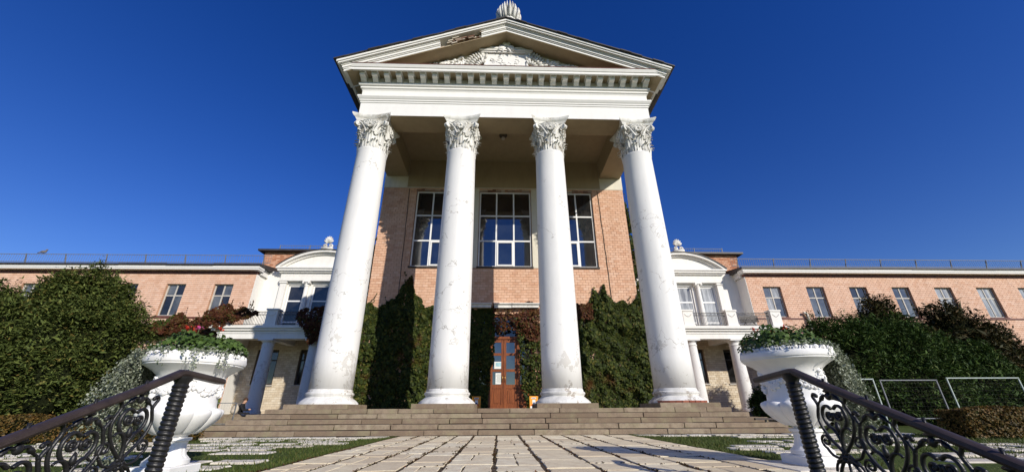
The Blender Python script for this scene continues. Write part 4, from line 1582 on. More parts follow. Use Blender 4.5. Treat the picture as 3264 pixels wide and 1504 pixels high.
wall_ivy('ivy', 'sparse grey-green ivy trailing down right of the door', 'ivy', 2600, (0.60, 2.2), (PLAT, 4.3),
         lambda x, z: (x > np.interp(z, [0.6, 1.3, 2.0, 3.0, 3.8, 4.3], [0.98, 0.84, 0.72, 0.66, 0.62, 0.55]) + edge(z, x) * 0.4) & (x < 2.2), YW - 0.02, 'ivy_leaf', 0.105, 0.30, 7)
wall_ivy('ivy', 'broad green ivy on the right of the portico wall with two upright tips', 'ivy', 34000, (2.1, 6.65), (PLAT, 6.4), front_ivy(2.15, 6.62), YW, 'ivy_leaf', 0.135, 0.37, 9)
wall_ivy('red_vine', 'short reddish vine fringe along the ivy top right of the third column', 'vine', 1500, (2.5, 4.1), (4.4, 5.15), lambda x, z: z < ivy_top(x) + 0.25 + edge(x, z), YW - 0.24, 'red_vine_leaf', 0.10, 0.12, 12, stems=3)
wall_ivy('corner_ivy', 'tall narrow ivy climbing the right corner of the brick hall', 'ivy', 6500, (6.30, 7.05), (0.6, 11.0),
         lambda x, z: (x < np.interp(z, [0.6, 4, 6, 8, 9.5, 10.6, 11], [7.05, 6.95, 6.80, 6.72, 6.72, 6.62, 6.45]) + edge(z, x) * 0.5) & (x > np.interp(z, [0.6, 5.0, 6.0, 7.0, 11], [6.3, 6.3, 6.36, 6.42, 6.43])), YW + 0.35, 'ivy_leaf', 0.13, 0.45, 14, stems=5)
wall_ivy('corner_ivy', 'narrow ivy climbing the left corner of the brick hall', 'ivy', 4500, (-6.95, -6.35), (0.6, 8.6),
         lambda x, z: (x > np.interp(z, [0.6, 4, 6, 7.5, 8.6], [-6.95, -6.85, -6.72, -6.62, -6.5]) + edge(z, x) * 0.5) & (x < -6.40), YW + 0.35, 'ivy_leaf', 0.13, 0.40, 15, stems=5)
# left wing
scale_about_camera(wall_ivy('ivy', 'bright yellow-green ivy with orange edges on the left wing beside the porch', 'ivy', 7000, (-19.6, -16.2), (0.1, 5.0),
         lambda x, z: (z < np.interp(x, [-19.6, -18.9, -17.6, -16.9, -16.2], [4.3, 4.9, 4.9, 4.2, 3.6]) + edge(x, z)) & (z > np.interp(x, [-19.6, -18.4, -17.6, -17.3, -16.2], [3.6, 3.4, 2.6, 0.2, 0.1])), YG, 'autumn_ivy_leaf', 0.15, 0.35, 16))
scale_about_camera(wall_ivy('red_vine', 'dark red and green vine along the left wing wall next to the balcony', 'vine', 6500, (-22.6, -16.9), (4.9, 6.6),
         lambda x, z: (z < np.interp(x, [-22.6, -20.4, -19.9, -19.4, -18.4, -17.6, -16.6], [5.1, 5.5, 6.25, 5.75, 5.9, 6.2, 6.4]) + edge(x, z)) & (z > np.interp(x, [-22.6, -20, -17], [4.7, 4.85, 5.0]) + edge(x, z)), 10.7, 'red_vine_leaf', 0.16, 0.5, 17))
scale_about_camera(wall_ivy('red_vine', 'dark red vine draped over the end pier of the left balcony', 'vine', 5500, (-17.2, -14.2), (4.6, 6.5),
         lambda x, z: (z < np.interp(x, [-17.2, -16.6, -15.9, -15.2, -14.2], [5.9, 6.25, 6.3, 6.05, 5.95]) + edge(x, z)) & (z > np.interp(x, [-17.2, -16.5, -15.4, -14.2], [4.9, 4.95, 5.25, 5.6]) + edge(x, z)), 9.08, 'red_vine_leaf', 0.14, 0.4, 27))
scale_about_camera(wall_ivy('red_vine', 'dark vine hanging over the left balcony next to the big column', 'vine', 3500, (-11.9, -9.6), (3.6, 6.3),
         lambda x, z: (z < np.interp(x, [-11.9, -11.2, -10.5, -9.6], [5.8, 6.1, 6.25, 6.3]) + edge(x, z)) & (z > np.interp(x, [-11.9, -11.4, -10.9, -9.6], [5.4, 5.0, 4.1, 4.3]) + edge(x, z)), 8.95, 'red_vine_leaf', 0.15, 0.35, 18))
scale_about_camera(wall_ivy('ivy', 'small green ivy patch under the first floor windows of the left wing', 'ivy', 3000, (-22.5, -19.0), (4.4, 6.5),
         lambda x, z: (z < np.interp(x, [-22.5, -20.9, -20.2, -19.6, -19.0], [5.4, 5.7, 6.3, 5.7, 5.5]) + edge(x, z)) & (z > np.interp(x, [-22.5, -21, -20, -19], [5.2, 4.6, 4.9, 5.1]) + edge(x, z)), YG - 0.1, 'ivy_leaf', 0.15, 0.3, 19))

# ------------------------------------------------------------------ shrubs and hedges
t = thing('juniper', (-16.0, 1.0, 0), 'huge dense sunlit juniper with two blunt tops in front of the left wing', 'shrub')
B().tube([(-16.0, 1, -0.1), (-15.9, 1, 1.5), (-15.8, 1.1, 3.2)], [0.22, 0.16, 0.08], 8).build('trunk', 'bark', t)
crown('crown', [(-14.75, 1.0, 2.0, 1.6, 1.8, 2.5), (-16.1, 0.9, 2.3, 1.5, 1.8, 2.5), (-15.2, 0.4, 1.2, 1.9, 1.6, 2.0), (-16.9, 0.8, 1.9, 1.6, 1.8, 2.5), (-15.4, 0.9, 3.3, 0.66, 0.9, 2.5), (-16.85, 0.9, 3.2, 0.62, 0.8, 2.5), (-14.45, 0.6, 3.4, 0.55, 0.6, 1.6), (-13.8, 0.4, 2.6, 0.5, 0.6, 1.3), (-15.9, 0.2, 3.6, 0.5, 0.6, 1.5), (-14.9, -0.5, 2.5, 0.6, 0.6, 1.4), (-16.3, -0.5, 2.6, 0.7, 0.7, 1.5), (-14.2, -0.4, 1.4, 0.7, 0.7, 1.3), (-15.6, -0.9, 1.2, 0.7, 0.6, 1.3)], 130000, 0.115, 'juniper_leaf', t, 0.7, 0.16, 0.34, 21, 0.15, 7, 0.09, 0.55, -0.15, 0.11)
t = thing('juniper', (-18.3, 0.5, 0), 'lower feathery juniper at the left edge of the picture', 'shrub')
B().tube([(-18.3, 0.5, -0.1), (-18.3, 0.6, 2.5)], [0.2, 0.1], 8).build('trunk', 'bark', t)
crown('crown', [(-18.0, 0.5, 1.9, 1.5, 1.6, 2.75), (-19.6, 0.4, 1.9, 1.6, 1.6, 2.65), (-21.5, 0.8, 2.0, 1.6, 1.6, 2.9), (-17.4, -0.2, 1.0, 1.8, 1.3, 1.9), (-18.4, 0.2, 3.2, 0.6, 0.7, 1.7), (-19.5, 0.0, 3.0, 0.6, 0.7, 1.6), (-18.0, -0.6, 2.0, 0.7, 0.7, 1.4)], 75000, 0.115, 'juniper_leaf', t, 0.7, 0.16, 0.34, 22, 0.16, 7, 0.09, 0.55, -0.15, 0.11)
t = thing('mountain_pine', (16.5, 4.6, 0), 'wide dark green mounded mountain pine behind the mesh panels', 'shrub')
B().tube([(16.5, 4.6, -0.1), (16.6, 4.6, 2)], [0.25, 0.12], 8).build('trunk', 'bark', t)
crown('crown', [(15.9, 4.4, 1.5, 2.6, 2.0, 3.0), (18.2, 4.6, 1.5, 2.9, 2.1, 3.1), (20.6, 4.4, 1.0, 2.7, 2.0, 2.4), (22.6, 4.2, 0.6, 2.3, 1.8, 1.6), (14.6, 4.0, 0.8, 1.8, 1.6, 2.0), (17.6, 3.6, 0.9, 2.6, 1.6, 2.0)], 85000, 0.17, 'pine_leaf', t, 0.9, 0.12, 0.22, 23, 0.06, 9, 0.09, 0.55, -0.7, 0.035)
for i, (x, y, h, w, lab) in enumerate(((21.7, 7.6, 6.55, 1.5, 'tall brownish thuja rising behind the pine near the right wing windows'), (25.1, 7.2, 6.05, 1.9, 'second dark thuja farther right behind the pine'),
                                       (28.4, 6.6, 3.4, 2.2, 'low dark thuja at the right edge below the last window'))):
    t = thing('thuja', (x, y, 0), lab, 'shrub')
    B().tube([(x, y, -0.1), (x, y, h * 0.6)], [0.2, 0.07], 8).build('trunk', 'bark', t)
    crown('crown', [(x, y, h * 0.34, w * 1.15, w, h * 0.44), (x - 0.2, y, h * 0.62, w * 0.72, w * 0.7, h * 0.36), (x + w * 0.7, y - 0.1, h * 0.40, w * 0.85, w * 0.8, h * 0.40), (x - w * 0.6, y, h * 0.36, w * 0.8, w * 0.8, h * 0.38)],
          26000, 0.19, 'thuja_leaf', t, 0.9, 0.18, 0.3, 30 + i, 0.14, 7, 0.12, 0.55, -0.45, 0.06)
t = thing('dwarf_pine', (12.9, 6.0, 0), 'small dark pine bush at the foot of the right porch column', 'shrub')
B().tube([(12.9, 6.0, -0.05), (12.9, 6.0, 0.9)], [0.08, 0.03], 6).build('trunk', 'bark', t)
crown('crown', [(12.7, 6.0, 0.75, 0.75, 0.6, 0.75), (13.2, 6.1, 1.0, 0.55, 0.5, 0.95), (12.25, 5.9, 0.55, 0.45, 0.45, 0.6)], 5000, 0.15, 'pine_leaf', t, 0.9, 0.2, 0.25, 40, 0.15, 8, 0.06)


def hedge(label, x0, x1, y0, y1, h, n, seed):
    t = thing('hedge', ((x0 + x1) / 2, (y0 + y1) / 2, 0), label, 'hedge')
    B().box(x0 + 0.08, x1 - 0.08, y0 + 0.08, y1 - 0.08, -0.02, h - 0.07).build('shade_core', 'foliage_shade', t)  # dark filler painted as the shade behind the hedge leaves
    fa = rng.uniform(0, 1, n)
    A1, A2, A3 = (x1 - x0) * (y1 - y0), (x1 - x0) * h, (y1 - y0) * h
    c1, c2 = A1 / (A1 + A2 + A3), (A1 + A2) / (A1 + A2 + A3)
    x, y, z = rng.uniform(x0, x1, n), rng.uniform(y0, y1, n), rng.uniform(0, h, n)
    N = np.zeros((n, 3))
    N[fa < c1] = (0, 0, 1)
    z[fa < c1] = h
    k = (fa >= c1) & (fa < c2)
    y[k] = y0
    N[k] = (0, -1, 0.3)
    k = fa >= c2
    sd = 1 if x0 < 0 else -1
    x[k] = x1 if sd > 0 else x0
    N[k] = (sd, 0, 0.3)
    P = np.stack([x, y, z], 1)
    P += N * (0.05 * vnoise(P * 4, seed) + rng.uniform(-0.05, 0.02, n))[:, None]
    quads_mesh('foliage', leaves(P, N, np.full(n, 0.055), 0.6, N + np.array([0, 0, 0.4]), 0.7), 'hedge_leaf', t)


hedge('low clipped yellow-brown hedge on the right behind the iron railing', 10.2, 20.0, -4.6, -3.9, 0.57, 26000, 50)
hedge('low clipped hedge with reddish tips on the left below the juniper', -20.0, -7.4, -4.0, -2.9, 0.50, 26000, 51)

# ------------------------------------------------------------------ grass and joint weeds
n = 60000
side = rng.integers(0, 2, n)
x = np.where(side == 0, rng.uniform(-11.5, -2.76, n), rng.uniform(3.2, 11.5, n))
y = rng.uniform(-9.9, -2.5, n)
strip = rng.uniform(0, 1, n) < 0.25
x = np.where(strip, np.where(side == 0, -2.80 - rng.exponential(0.16, n), 3.20 + rng.exponential(0.18, n)), x)
gn = vnoise(np.stack([x * 1.1, y * 1.1, 0 * x], 1), 60)
keep = gn > rng.uniform(-0.9, 0.4, n)
x, y = x[keep], y[keep]
n = len(x)
base = np.stack([x, y, np.full(n, -0.035)], 1)
h = rng.uniform(0.02, 0.055, n)
lean = rng.normal(0, 0.022, (n, 2))
wd = rng.uniform(0.004, 0.009, n)
an = rng.uniform(0, np.pi, n)
dx = np.stack([np.cos(an) * wd, np.sin(an) * wd, 0 * wd], 1)
tipp = base + np.stack([lean[:, 0], lean[:, 1], h + 0.01], 1)
mid = base + np.stack([lean[:, 0] * 0.4, lean[:, 1] * 0.4, h * 0.6], 1)
Q = np.stack([base - dx, base + dx, mid + dx * 0.7, tipp], 1)
o = quads_mesh('grass', Q, 'grass_blade')
tag(o, 'short green grass growing round the slabs beside the path', 'grass', None, 'stuff')
wp = []
for (jx, y0, y1, x1) in joint_pts:
    w = 1.0 if jx > -2.5 else 0.3
    for k in range(random.choice((2, 5, 9, 20))):
        wp.append((jx + random.gauss(0, 0.02), random.uniform(y1, y0), 0))
    for k in range(random.choice((0, 0, 0, 4))):
        wp.append((random.uniform(jx, x1), y1 + random.gauss(0, 0.012), 0))
wp = np.repeat(np.array(wp), 4, 0)
wp += rng.normal(0, 0.010, wp.shape)
wp[:, 2] = rng.uniform(-0.012, 0.010, len(wp))
Q = leaves(wp, np.tile(np.array([0, -0.3, 1.0]), (len(wp), 1)), np.full(len(wp), 0.028), 0.6, rng.normal(0, 1, wp.shape), 0.9)
tag(quads_mesh('joint_weeds', Q, 'weed'), 'rusty red weeds growing in the joints of the path', 'weeds', None, 'stuff')

# ------------------------------------------------------------------ garden urns and their plants
UP = [(0.235, 0.075), (0.25, 0.085), (0.25, 0.125), (0.225, 0.14), (0.185, 0.17), (0.165, 0.23), (0.16, 0.28), (0.175, 0.305), (0.205, 0.315), (0.205, 0.34), (0.15, 0.345), (0.15, 0.36), (0.20, 0.38),
      (0.33, 0.46), (0.385, 0.56), (0.385, 0.64), (0.375, 0.655), (0.37, 0.70), (0.365, 0.82), (0.375, 0.93), (0.40, 0.985), (0.46, 1.03), (0.55, 1.075), (0.575, 1.09), (0.575, 1.105), (0.59, 1.11), (0.60, 1.14), (0.59, 1.17), (0.565, 1.185), (0.57, 1.20), (0.545, 1.215), (0.50, 1.215), (0.47, 1.17)]


UK = 0.84
UP = [(r * UK, z) for r, z in UP]


def make_urn(cx, cy, dz, label, plinth):
    t = thing('garden_urn', (cx, cy, 0), label, 'urn', 'white garden urns at the top of the stairs')
    B().lathe(UP, (cx, cy, dz), 56).build('body', 'urn_paint', t, 'auto')
    st = B()
    st.lathe([(r * UK, z) for r, z in ((0.225, 0.141), (0.188, 0.171), (0.169, 0.23), (0.165, 0.28), (0.176, 0.30))], (cx, cy, dz), 96, lambda a, z: 1.0 + 0.07 * (abs(math.sin(a * 7)) ** 0.5 - 0.75), False)
    st.build('fluted_stem', 'urn_paint', t, True)
    B().slab([(cx - 0.23, cy - 0.23), (cx + 0.23, cy - 0.23), (cx + 0.23, cy + 0.23), (cx - 0.23, cy + 0.23)], -0.02 + dz, 0.076 + dz, 0.01).build('foot', 'urn_paint', t)
    if plinth:
        B().slab(jit_rect(cx - 0.55, cx + 0.42, cy - 0.5, cy + 0.45, 0.01), -0.08, 0.012, 0.02).build('base_slab', 'lawn_slab_stone', t)
    gm = B()
    prof = []
    for i in range(13):       # one swelling lobe of the bowl
        u = i / 12
        zc = 0.375 + 0.265 * u
        rc = 0.20 + 0.20 * math.sin(u * math.pi * 0.5) ** 0.8
        wdt = (0.05 + 0.08 * math.sin(math.pi * min(1, u * 0.62)) ** 1.0) * (1.0 if u < 0.8 else math.sqrt(max(0.02, 1 - ((u - 0.8) / 0.2) ** 2)))
        prof.append((rc, zc, wdt))
    vs, fs = [], []
    m_ = 10
    for rc, zc, wdt in prof:
        for k in range(m_):
            a = 2 * math.pi * k / m_
            vs.append((rc + math.cos(a) * wdt * 0.72, math.sin(a) * wdt, zc))
    for i in range(12):
        for k in range(m_):
            fs.append((i * m_ + k, i * m_ + (k + 1) % m_, (i + 1) * m_ + (k + 1) % m_, (i + 1) * m_ + k))
    fs += [tuple(range(m_ - 1, -1, -1)), tuple(range(12 * m_, 13 * m_))]
    gm.add(vs, fs)
    gme = gm.mesh('lobe', True)
    gme.materials.append(M['urn_paint'])
    for k in range(12):
        o = bpy.data.objects.new('lobe', gme)
        o.location = (cx, cy, dz)
        o.scale = (UK, UK, 1)
        o.rotation_euler = (0, 0, 2 * math.pi * (k + 0.3) / 12)
        put(o, t)
    eg = B().ball((0.548, 0, 1.205), (0.030, 0.038, 0.026), 8, 5)
    ar = B().tube([(0.572, -0.05, 1.212), (0.578, -0.035, 1.175), (0.58, 0, 1.165), (0.578, 0.035, 1.175), (0.572, 0.05, 1.212)], 0.010, 5)
    ar.ball((0.565, 0.068, 1.195), (0.02, 0.010, 0.026), 6, 4)
    eg.join(ar)
    eme = eg.mesh('egg_moulding', True)
    eme.materials.append(M['urn_paint'])
    for k in range(26):
        o = bpy.data.objects.new('egg_moulding', eme)
        o.location = (cx, cy, dz)
        o.scale = (UK, UK, 1)
        o.rotation_euler = (0, 0, 2 * math.pi * k / 26)
        put(o, t)
    ga = B()
    for k in range(5):        # four swags of leaves and fruit, bunches between them
        a0 = 2 * math.pi * (k + 0.2) / 5
        for i in range(26):
            u = i / 25
            a = a0 + u * 2 * math.pi / 5
            z = 0.93 - 0.13 * math.sin(math.pi * u)
            for q in range(2):
                bb = B().ball((0, 0, 0), (random.uniform(0.018, 0.04), 0.022, random.uniform(0.012, 0.022)), 6, 4)
                bb.xf(Matrix.Translation((cx + math.cos(a) * 0.378 * UK, cy + math.sin(a) * 0.378 * UK, dz + z + random.uniform(-0.03, 0.03))) @ Matrix.Rotation(a + math.pi / 2, 4, 'Z') @ Matrix.Rotation(random.uniform(-1.5, 1.5), 4, 'Y'))
                ga.join(bb)
        for i in range(16):
            a = a0 + random.gauss(0, 0.09)
            bb = B().ball((0, 0, 0), (random.uniform(0.02, 0.055), 0.03, random.uniform(0.012, 0.026)), 6, 4)
            bb.xf(Matrix.Translation((cx + math.cos(a) * 0.385 * UK, cy + math.sin(a) * 0.385 * UK, dz + random.uniform(0.74, 0.96))) @ Matrix.Rotation(a + math.pi / 2, 4, 'Z') @ Matrix.Rotation(random.uniform(-1.5, 1.5), 4, 'Y'))
            ga.join(bb)
    tag(ga.build('garland_relief', 'urn_paint', t, True), kind='stuff')
    return t


UL, UR = (-3.83, -8.82), (3.36, -8.88)
make_urn(*UL, -0.02, 'white garden urn left of the path, silver foliage falling down its left side', False)
make_urn(*UR, 0.03, 'white garden urn right of the path, silver foliage falling down its right side', True)


def urn_plants(cx, cy, dz, sgn, label_g, label_s, front):
    t = thing('geranium', (cx, cy, 1.17 + dz), label_g, 'flowers')
    n = 2600
    d = unit(rng.normal(0, 1, (n, 3)))
    d[:, 2] = abs(d[:, 2])
    P = np.array([cx, cy, 1.17 + dz]) + d * np.array([0.46, 0.43, 0.26]) * rng.uniform(0.55, 1.1, n)[:, None]
    P[:, 2] += 0.07 * vnoise(P * 9, 70 + int(sgn)) + 0.03
    quads_mesh('foliage', leaves(P, d + np.array([0, -0.3, 0.6]), np.full(n, 0.05), 1.0, None, 0.6), 'geranium_leaf', t)
    for k in range(5):
        a = random.uniform(math.pi, 2 * math.pi)
        p = Vector((cx + math.cos(a) * random.uniform(0.1, 0.42), cy + math.sin(a) * random.uniform(0.1, 0.42), 1.17 + dz + random.uniform(0.24, 0.36)))
        m_ = 16
        pts = np.array(p) + rng.normal(0, 0.016, (m_, 3))
        quads_mesh('flower', leaves(pts, pts - np.array(p), np.full(m_, 0.026), 1.0, None, 0.5), 'red_petal' if k % 5 else 'pink_petal', t)
        B().tube([(p.x, p.y, p.z - 0.2), (p.x, p.y, p.z)], 0.004, 4).build('stem', 'geranium_leaf', t)
    t2 = thing('silver_dichondra', (cx + sgn * 0.5, cy, 1.2 + dz), label_s, 'trailing plant')
    PP, NN = [], []
    for k in range(245):
        if k < 200:
            a = (0 if sgn > 0 else math.pi) + random.gauss(0, 0.42)
            drop = random.uniform(0.7, 1.3) * (1 if abs(a - (0 if sgn > 0 else math.pi)) < 0.4 else 0.7)
        else:
            a = random.uniform(math.pi + 0.15, 2 * math.pi - 0.15)
            drop = random.uniform(0.05, front) * random.choice((0.4, 1, 1))
        r0 = 0.47 + random.uniform(-0.08, 0.03)
        out = random.uniform(0.03, 0.40 if sgn < 0 else 0.26) * min(1, drop)
        L = int(drop / 0.0125) + 6
        for i in range(L):
            u = i / L
            if i < 6:
                r, z = r0 - 0.25 + 0.05 * i, 1.25 + 0.02 * math.sin(i)
            else:
                r = r0 + 0.04 + out * math.sin(min(1.0, u * 1.3) * 1.57) + 0.02 * math.sin(i * 0.5 + k)
                z = 1.235 - drop * (i - 6) / L
            aa = a + 0.03 * math.sin(i * 0.3 + k)
            PP.append((cx + math.cos(aa) * r + random.gauss(0, 0.014), cy + math.sin(aa) * r + random.gauss(0, 0.014), max(0.02, z + dz)))
            NN.append((math.cos(aa), math.sin(aa), 0.5))
    PP, NN = np.array(PP), np.array(NN)
    quads_mesh('foliage', leaves(PP, NN, np.full(len(PP), 0.024), 1.0, None, 0.7), 'silver_leaf', t2)
    top_n = 500
    a = rng.uniform(0, 6.283, top_n)
    r = rng.uniform(0.40, 0.50, top_n)
    P = np.stack([cx + np.cos(a) * r, cy + np.sin(a) * r, 1.225 + dz + rng.uniform(0, 0.06, top_n)], 1)
    quads_mesh('top_foliage', leaves(P, np.tile(np.array([0, -0.4, 1.0]), (top_n, 1)), np.full(top_n, 0.024), 1.0, None, 0.7), 'silver_leaf', t2)


urn_plants(*UL, -0.02, -1, 'red geraniums and green leaves filling the left urn', 'silver trailing plant spilling over the left urn to the ground', 0.32)
urn_plants(*UR, 0.03, 1, 'red geraniums and dark leaves filling the right urn', 'silver trailing plant spilling over the right urn behind the railing', 0.04)

# ------------------------------------------------------------------ iron railings of the lower stairs
def motif_mesh():
    b = B()
    T = lambda pts, r, seg=6: b.tube([(0, -a, z) for a, z in pts], ([q * 0.88 for q in r] if isinstance(r, list) else r * 0.88), seg, 1.25)

    def smooth_pts(ctrl, n=5):
        out = []
        c = [ctrl[0]] + list(ctrl) + [ctrl[-1]]
        for i in range(1, len(c) - 2):
            p0, p1, p2, p3 = c[i - 1], c[i], c[i + 1], c[i + 2]
            for k in range(n):
                t = k / n
                out.append(tuple(0.5 * (2 * p1[j] + (p2[j] - p0[j]) * t + (2 * p0[j] - 5 * p1[j] + 4 * p2[j] - p3[j]) * t * t + (3 * p1[j] - p0[j] - 3 * p2[j] + p3[j]) * t ** 3) for j in (0, 1)))
        out.append(tuple(ctrl[-1]))
        return out
    # stem and crown
    b.tube([(0, 0, 0.68), (0, 0, 0.80)], 0.010, 6)
    b.ball((0, 0, 0.745), (0.018, 0.022, 0.018), 8, 6)
    b.ball((0, 0, 0.705), (0.016, 0.042, 0.014), 8, 6)
    b.ball((0, 0, 0.665), (0.018, 0.030, 0.030), 8, 6)
    for s_ in (-1, 1):
        m = lambda pts: [(s_ * a, z) for a, z in pts]
        # crown leaves
        T(m(smooth_pts([(0.0, 0.655), (0.045, 0.675), (0.075, 0.65), (0.10, 0.632)])), [0.012] * 8 + [0.017] * 4 + [0.010] * 4)
        # outer lyre with a curled horn
        T(m(smooth_pts([(0.118, 0.675), (0.148, 0.690), (0.166, 0.668), (0.150, 0.640), (0.135, 0.60), (0.158, 0.545), (0.168, 0.50), (0.148, 0.43), (0.10, 0.36), (0.03, 0.29), (-0.03, 0.225), (-0.09, 0.15), (-0.12, 0.06), (-0.09, -0.02), (-0.03, -0.06)])), 0.0125)
        b.ball((0, -s_ * 0.125, 0.672), (0.014, 0.017, 0.015), 8, 5)
        T(m(smooth_pts([(0.10, 0.632), (0.125, 0.615), (0.14, 0.59)])), [0.008] * 5 + [0.012] * 6)
        # inner heart rolling into a volute
        sp = [(0.045 + 0.0, 0.0)]
        T(m(smooth_pts([(0.002, 0.40), (0.05, 0.43), (0.098, 0.475), (0.112, 0.53), (0.092, 0.58), (0.05, 0.598), (0.012, 0.575)])), [0.010] * 8 + [0.0135] * 23)
        T(m([(0.046 + x, 0.528 + z) for x, z in spiral(0, 0, 0.040, 1.5, 20, 0.006, 2.6, 1)]), 0.0115)
        b.ball((0, -s_ * 0.046, 0.528), (0.014, 0.014, 0.014), 6, 5)
        # lower cup
        T(m(smooth_pts([(0.118, 0.425), (0.085, 0.445), (0.045, 0.43), (0.015, 0.385), (0.002, 0.33), (0.0, 0.27)])), [0.009] * 6 + [0.014] * 20)
        # side scroll
        T(m([(0.155 + x, 0.345 + z) for x, z in spiral(0, 0, 0.052, 1.4, 20, 0.010, -1.2, 1)]), 0.0105)
        T(m(smooth_pts([(0.17, 0.296), (0.13, 0.25), (0.07, 0.235), (0.03, 0.26)])), 0.011)
        T(m(smooth_pts([(0.02, 0.235), (0.075, 0.215), (0.115, 0.185), (0.135, 0.14)])), [0.016] * 8 + [0.010] * 8)
        T(m([(0.105 + x, 0.03 + z) for x, z in spiral(0, 0, 0.05, 1.3, 18, 0.01, 1.57, -1)]), 0.0105)
        T(m(smooth_pts([(0.0, 0.10), (0.05, 0.13), (0.09, 0.09), (0.105, 0.08)])), 0.011)
    b.tube([(0, 0, 0.485), (0, 0, 0.455), (0, 0, 0.43), (0, 0, 0.40)], [0.006, 0.017, 0.020, 0.004], 7)
    for k in range(6):
        a = k * math.pi / 3
        b.ball((0, math.cos(a) * 0.03, 0.245 + math.sin(a) * 0.03), (0.016, 0.018, 0.018), 6, 4)
    b.ball((0, 0, 0.245), (0.022, 0.018, 0.018), 6, 4)
    b.tube([(0, 0, 0.22), (0, 0, -0.12)], 0.010, 6)
    return b.mesh('scroll_panel', True)


mot = motif_mesh()
mot.materials.append(M['iron'])
YP, SLR = -10.2, 0.40


def make_railing(x, label, lead):
    t = thing('stair_railing', (x, YP, -0.135), label, 'railing', 'iron railings of the lower stairs')
    zt = lambda y: 0.905 + SLR * (y + 10.22)
    hr = B()
    prof = [(-0.034, -0.022), (0.034, -0.022), (0.042, -0.004), (0.036, 0.02), (0.016, 0.030), (-0.016, 0.030), (-0.036, 0.02), (-0.042, -0.004)]
    stn = [(-9.70, 0.842), (-10.20, 0.878), (-10.25, 0.876)] + [(-10.6 - 0.35 * k, zt(-10.6 - 0.35 * k) - 0.03) for k in range(11)]
    for y, z in stn:
        hr.v += [(x + px, y, z + pz) for px, pz in prof]
    m_ = len(prof)
    for i in range(len(stn) - 1):
        for k in range(m_):
            hr.f.append((i * m_ + k, i * m_ + (k + 1) % m_, (i + 1) * m_ + (k + 1) % m_, (i + 1) * m_ + k))
    hr.f += [tuple(range(m_)), tuple(range(len(hr.v) - 1, len(hr.v) - m_ - 1, -1))]
    hr.build('handrail', 'handrail_wood', t, 'auto')
    po = B()
    n = 250
    pitch = 0.036
    prof = []
    for i in range(n):
        z = -0.13 + 0.90 * i / (n - 1)
        prof.append((0.0565, z))
    po.lathe(prof, (x, YP, 0), 26, lambda a, z: 0.80 + 0.22 * abs(math.sin((a * lead - 2 * math.pi * z / pitch) / 2)) ** 0.55)
    post = po.build('newel_post', 'iron', t, True)
    B().lathe([(0.058, 0.765), (0.062, 0.775), (0.05, 0.79), (0.052, 0.805), (0.066, 0.825), (0.072, 0.852)], (x, YP, 0), 20).build('post_cap', 'iron', post, 'auto')
    for k in range(8):
        o = bpy.data.objects.new('scroll_panel', mot)
        o.location = (x, -10.55 - 0.345 * k, -0.345 * SLR * k)
        put(o, t)
    B().bar((x, -10.25, -0.02), (x, -13.4, -0.02 - SLR * 3.15), 0.03, 0.03).build('bottom_rail', 'iron', t)
    B().bar((x, -13.2, -1.4), (x, -13.2, -0.34), 0.05).build('end_post', 'iron', t)


make_railing(2.40, 'black iron scroll railing with twisted post in front of the right urn', 1)
make_railing(-2.90, 'black iron scroll railing with twisted post in front of the left urn', -1)

# ------------------------------------------------------------------ small things
def mesh_panel(x0, x1, y, z0, z1, label, mat, grp='mesh panels in front of the pine'):
    t = thing('mesh_panel', ((x0 + x1) / 2, y, 0), label, 'fence panel', grp)
    f = B()
    for xa in (x0, x1):
        f.bar((xa, y, -0.05), (xa, y, z1), 0.035)
    f.bar((x0 - 0.025, y, z1), (x1 + 0.025, y, z1), 0.035)
    f.bar((x0, y, z0), (x1, y, z0), 0.03)
    f.build('frame', mat, t)
    w = B()
    k = x0
    while k < x1:
        w.bar((k, y, z0), (k, y, z1), 0.0018)
        k += 0.13
    k = z0
    while k < z1:
        w.bar((x0, y, k), (x1, y, k), 0.0018)
        k += 0.13
    w.build('wire_mesh', 'iron', t)


mesh_panel(10.6, 13.59, 1.0, 0.27, 1.59, 'metal framed mesh panel half hidden behind the silver plant', 'galvanised')
mesh_panel(13.85, 16.0, 1.0, 0.27, 1.55, 'dull thin mesh panel between the two pale framed ones', 'rail_grey')
mesh_panel(16.43, 19.2, 1.0, 0.27, 1.62, 'pale framed mesh panel at the right above the hedge', 'galvanised')
mesh_panel(-14.0, -12.8, 6.9, 0.1, 1.0, 'small dark metal gate frame left of the seated person', 'rail_grey', None)

bar = thing('wood_bar', (7.4, -1.9, 0.3), 'dark wooden bar lying across the right end of the steps', 'bar')
B().bar((6.85, -2.2, 0.345), (8.6, -2.0, 0.345), 0.07, 0.05).build('rail', 'handrail_wood', bar)
for xx in (7.2, 8.3):
    B().bar((xx, -2.12, 0.13), (xx, -2.12, 0.32), 0.04).build('leg', 'iron', bar)

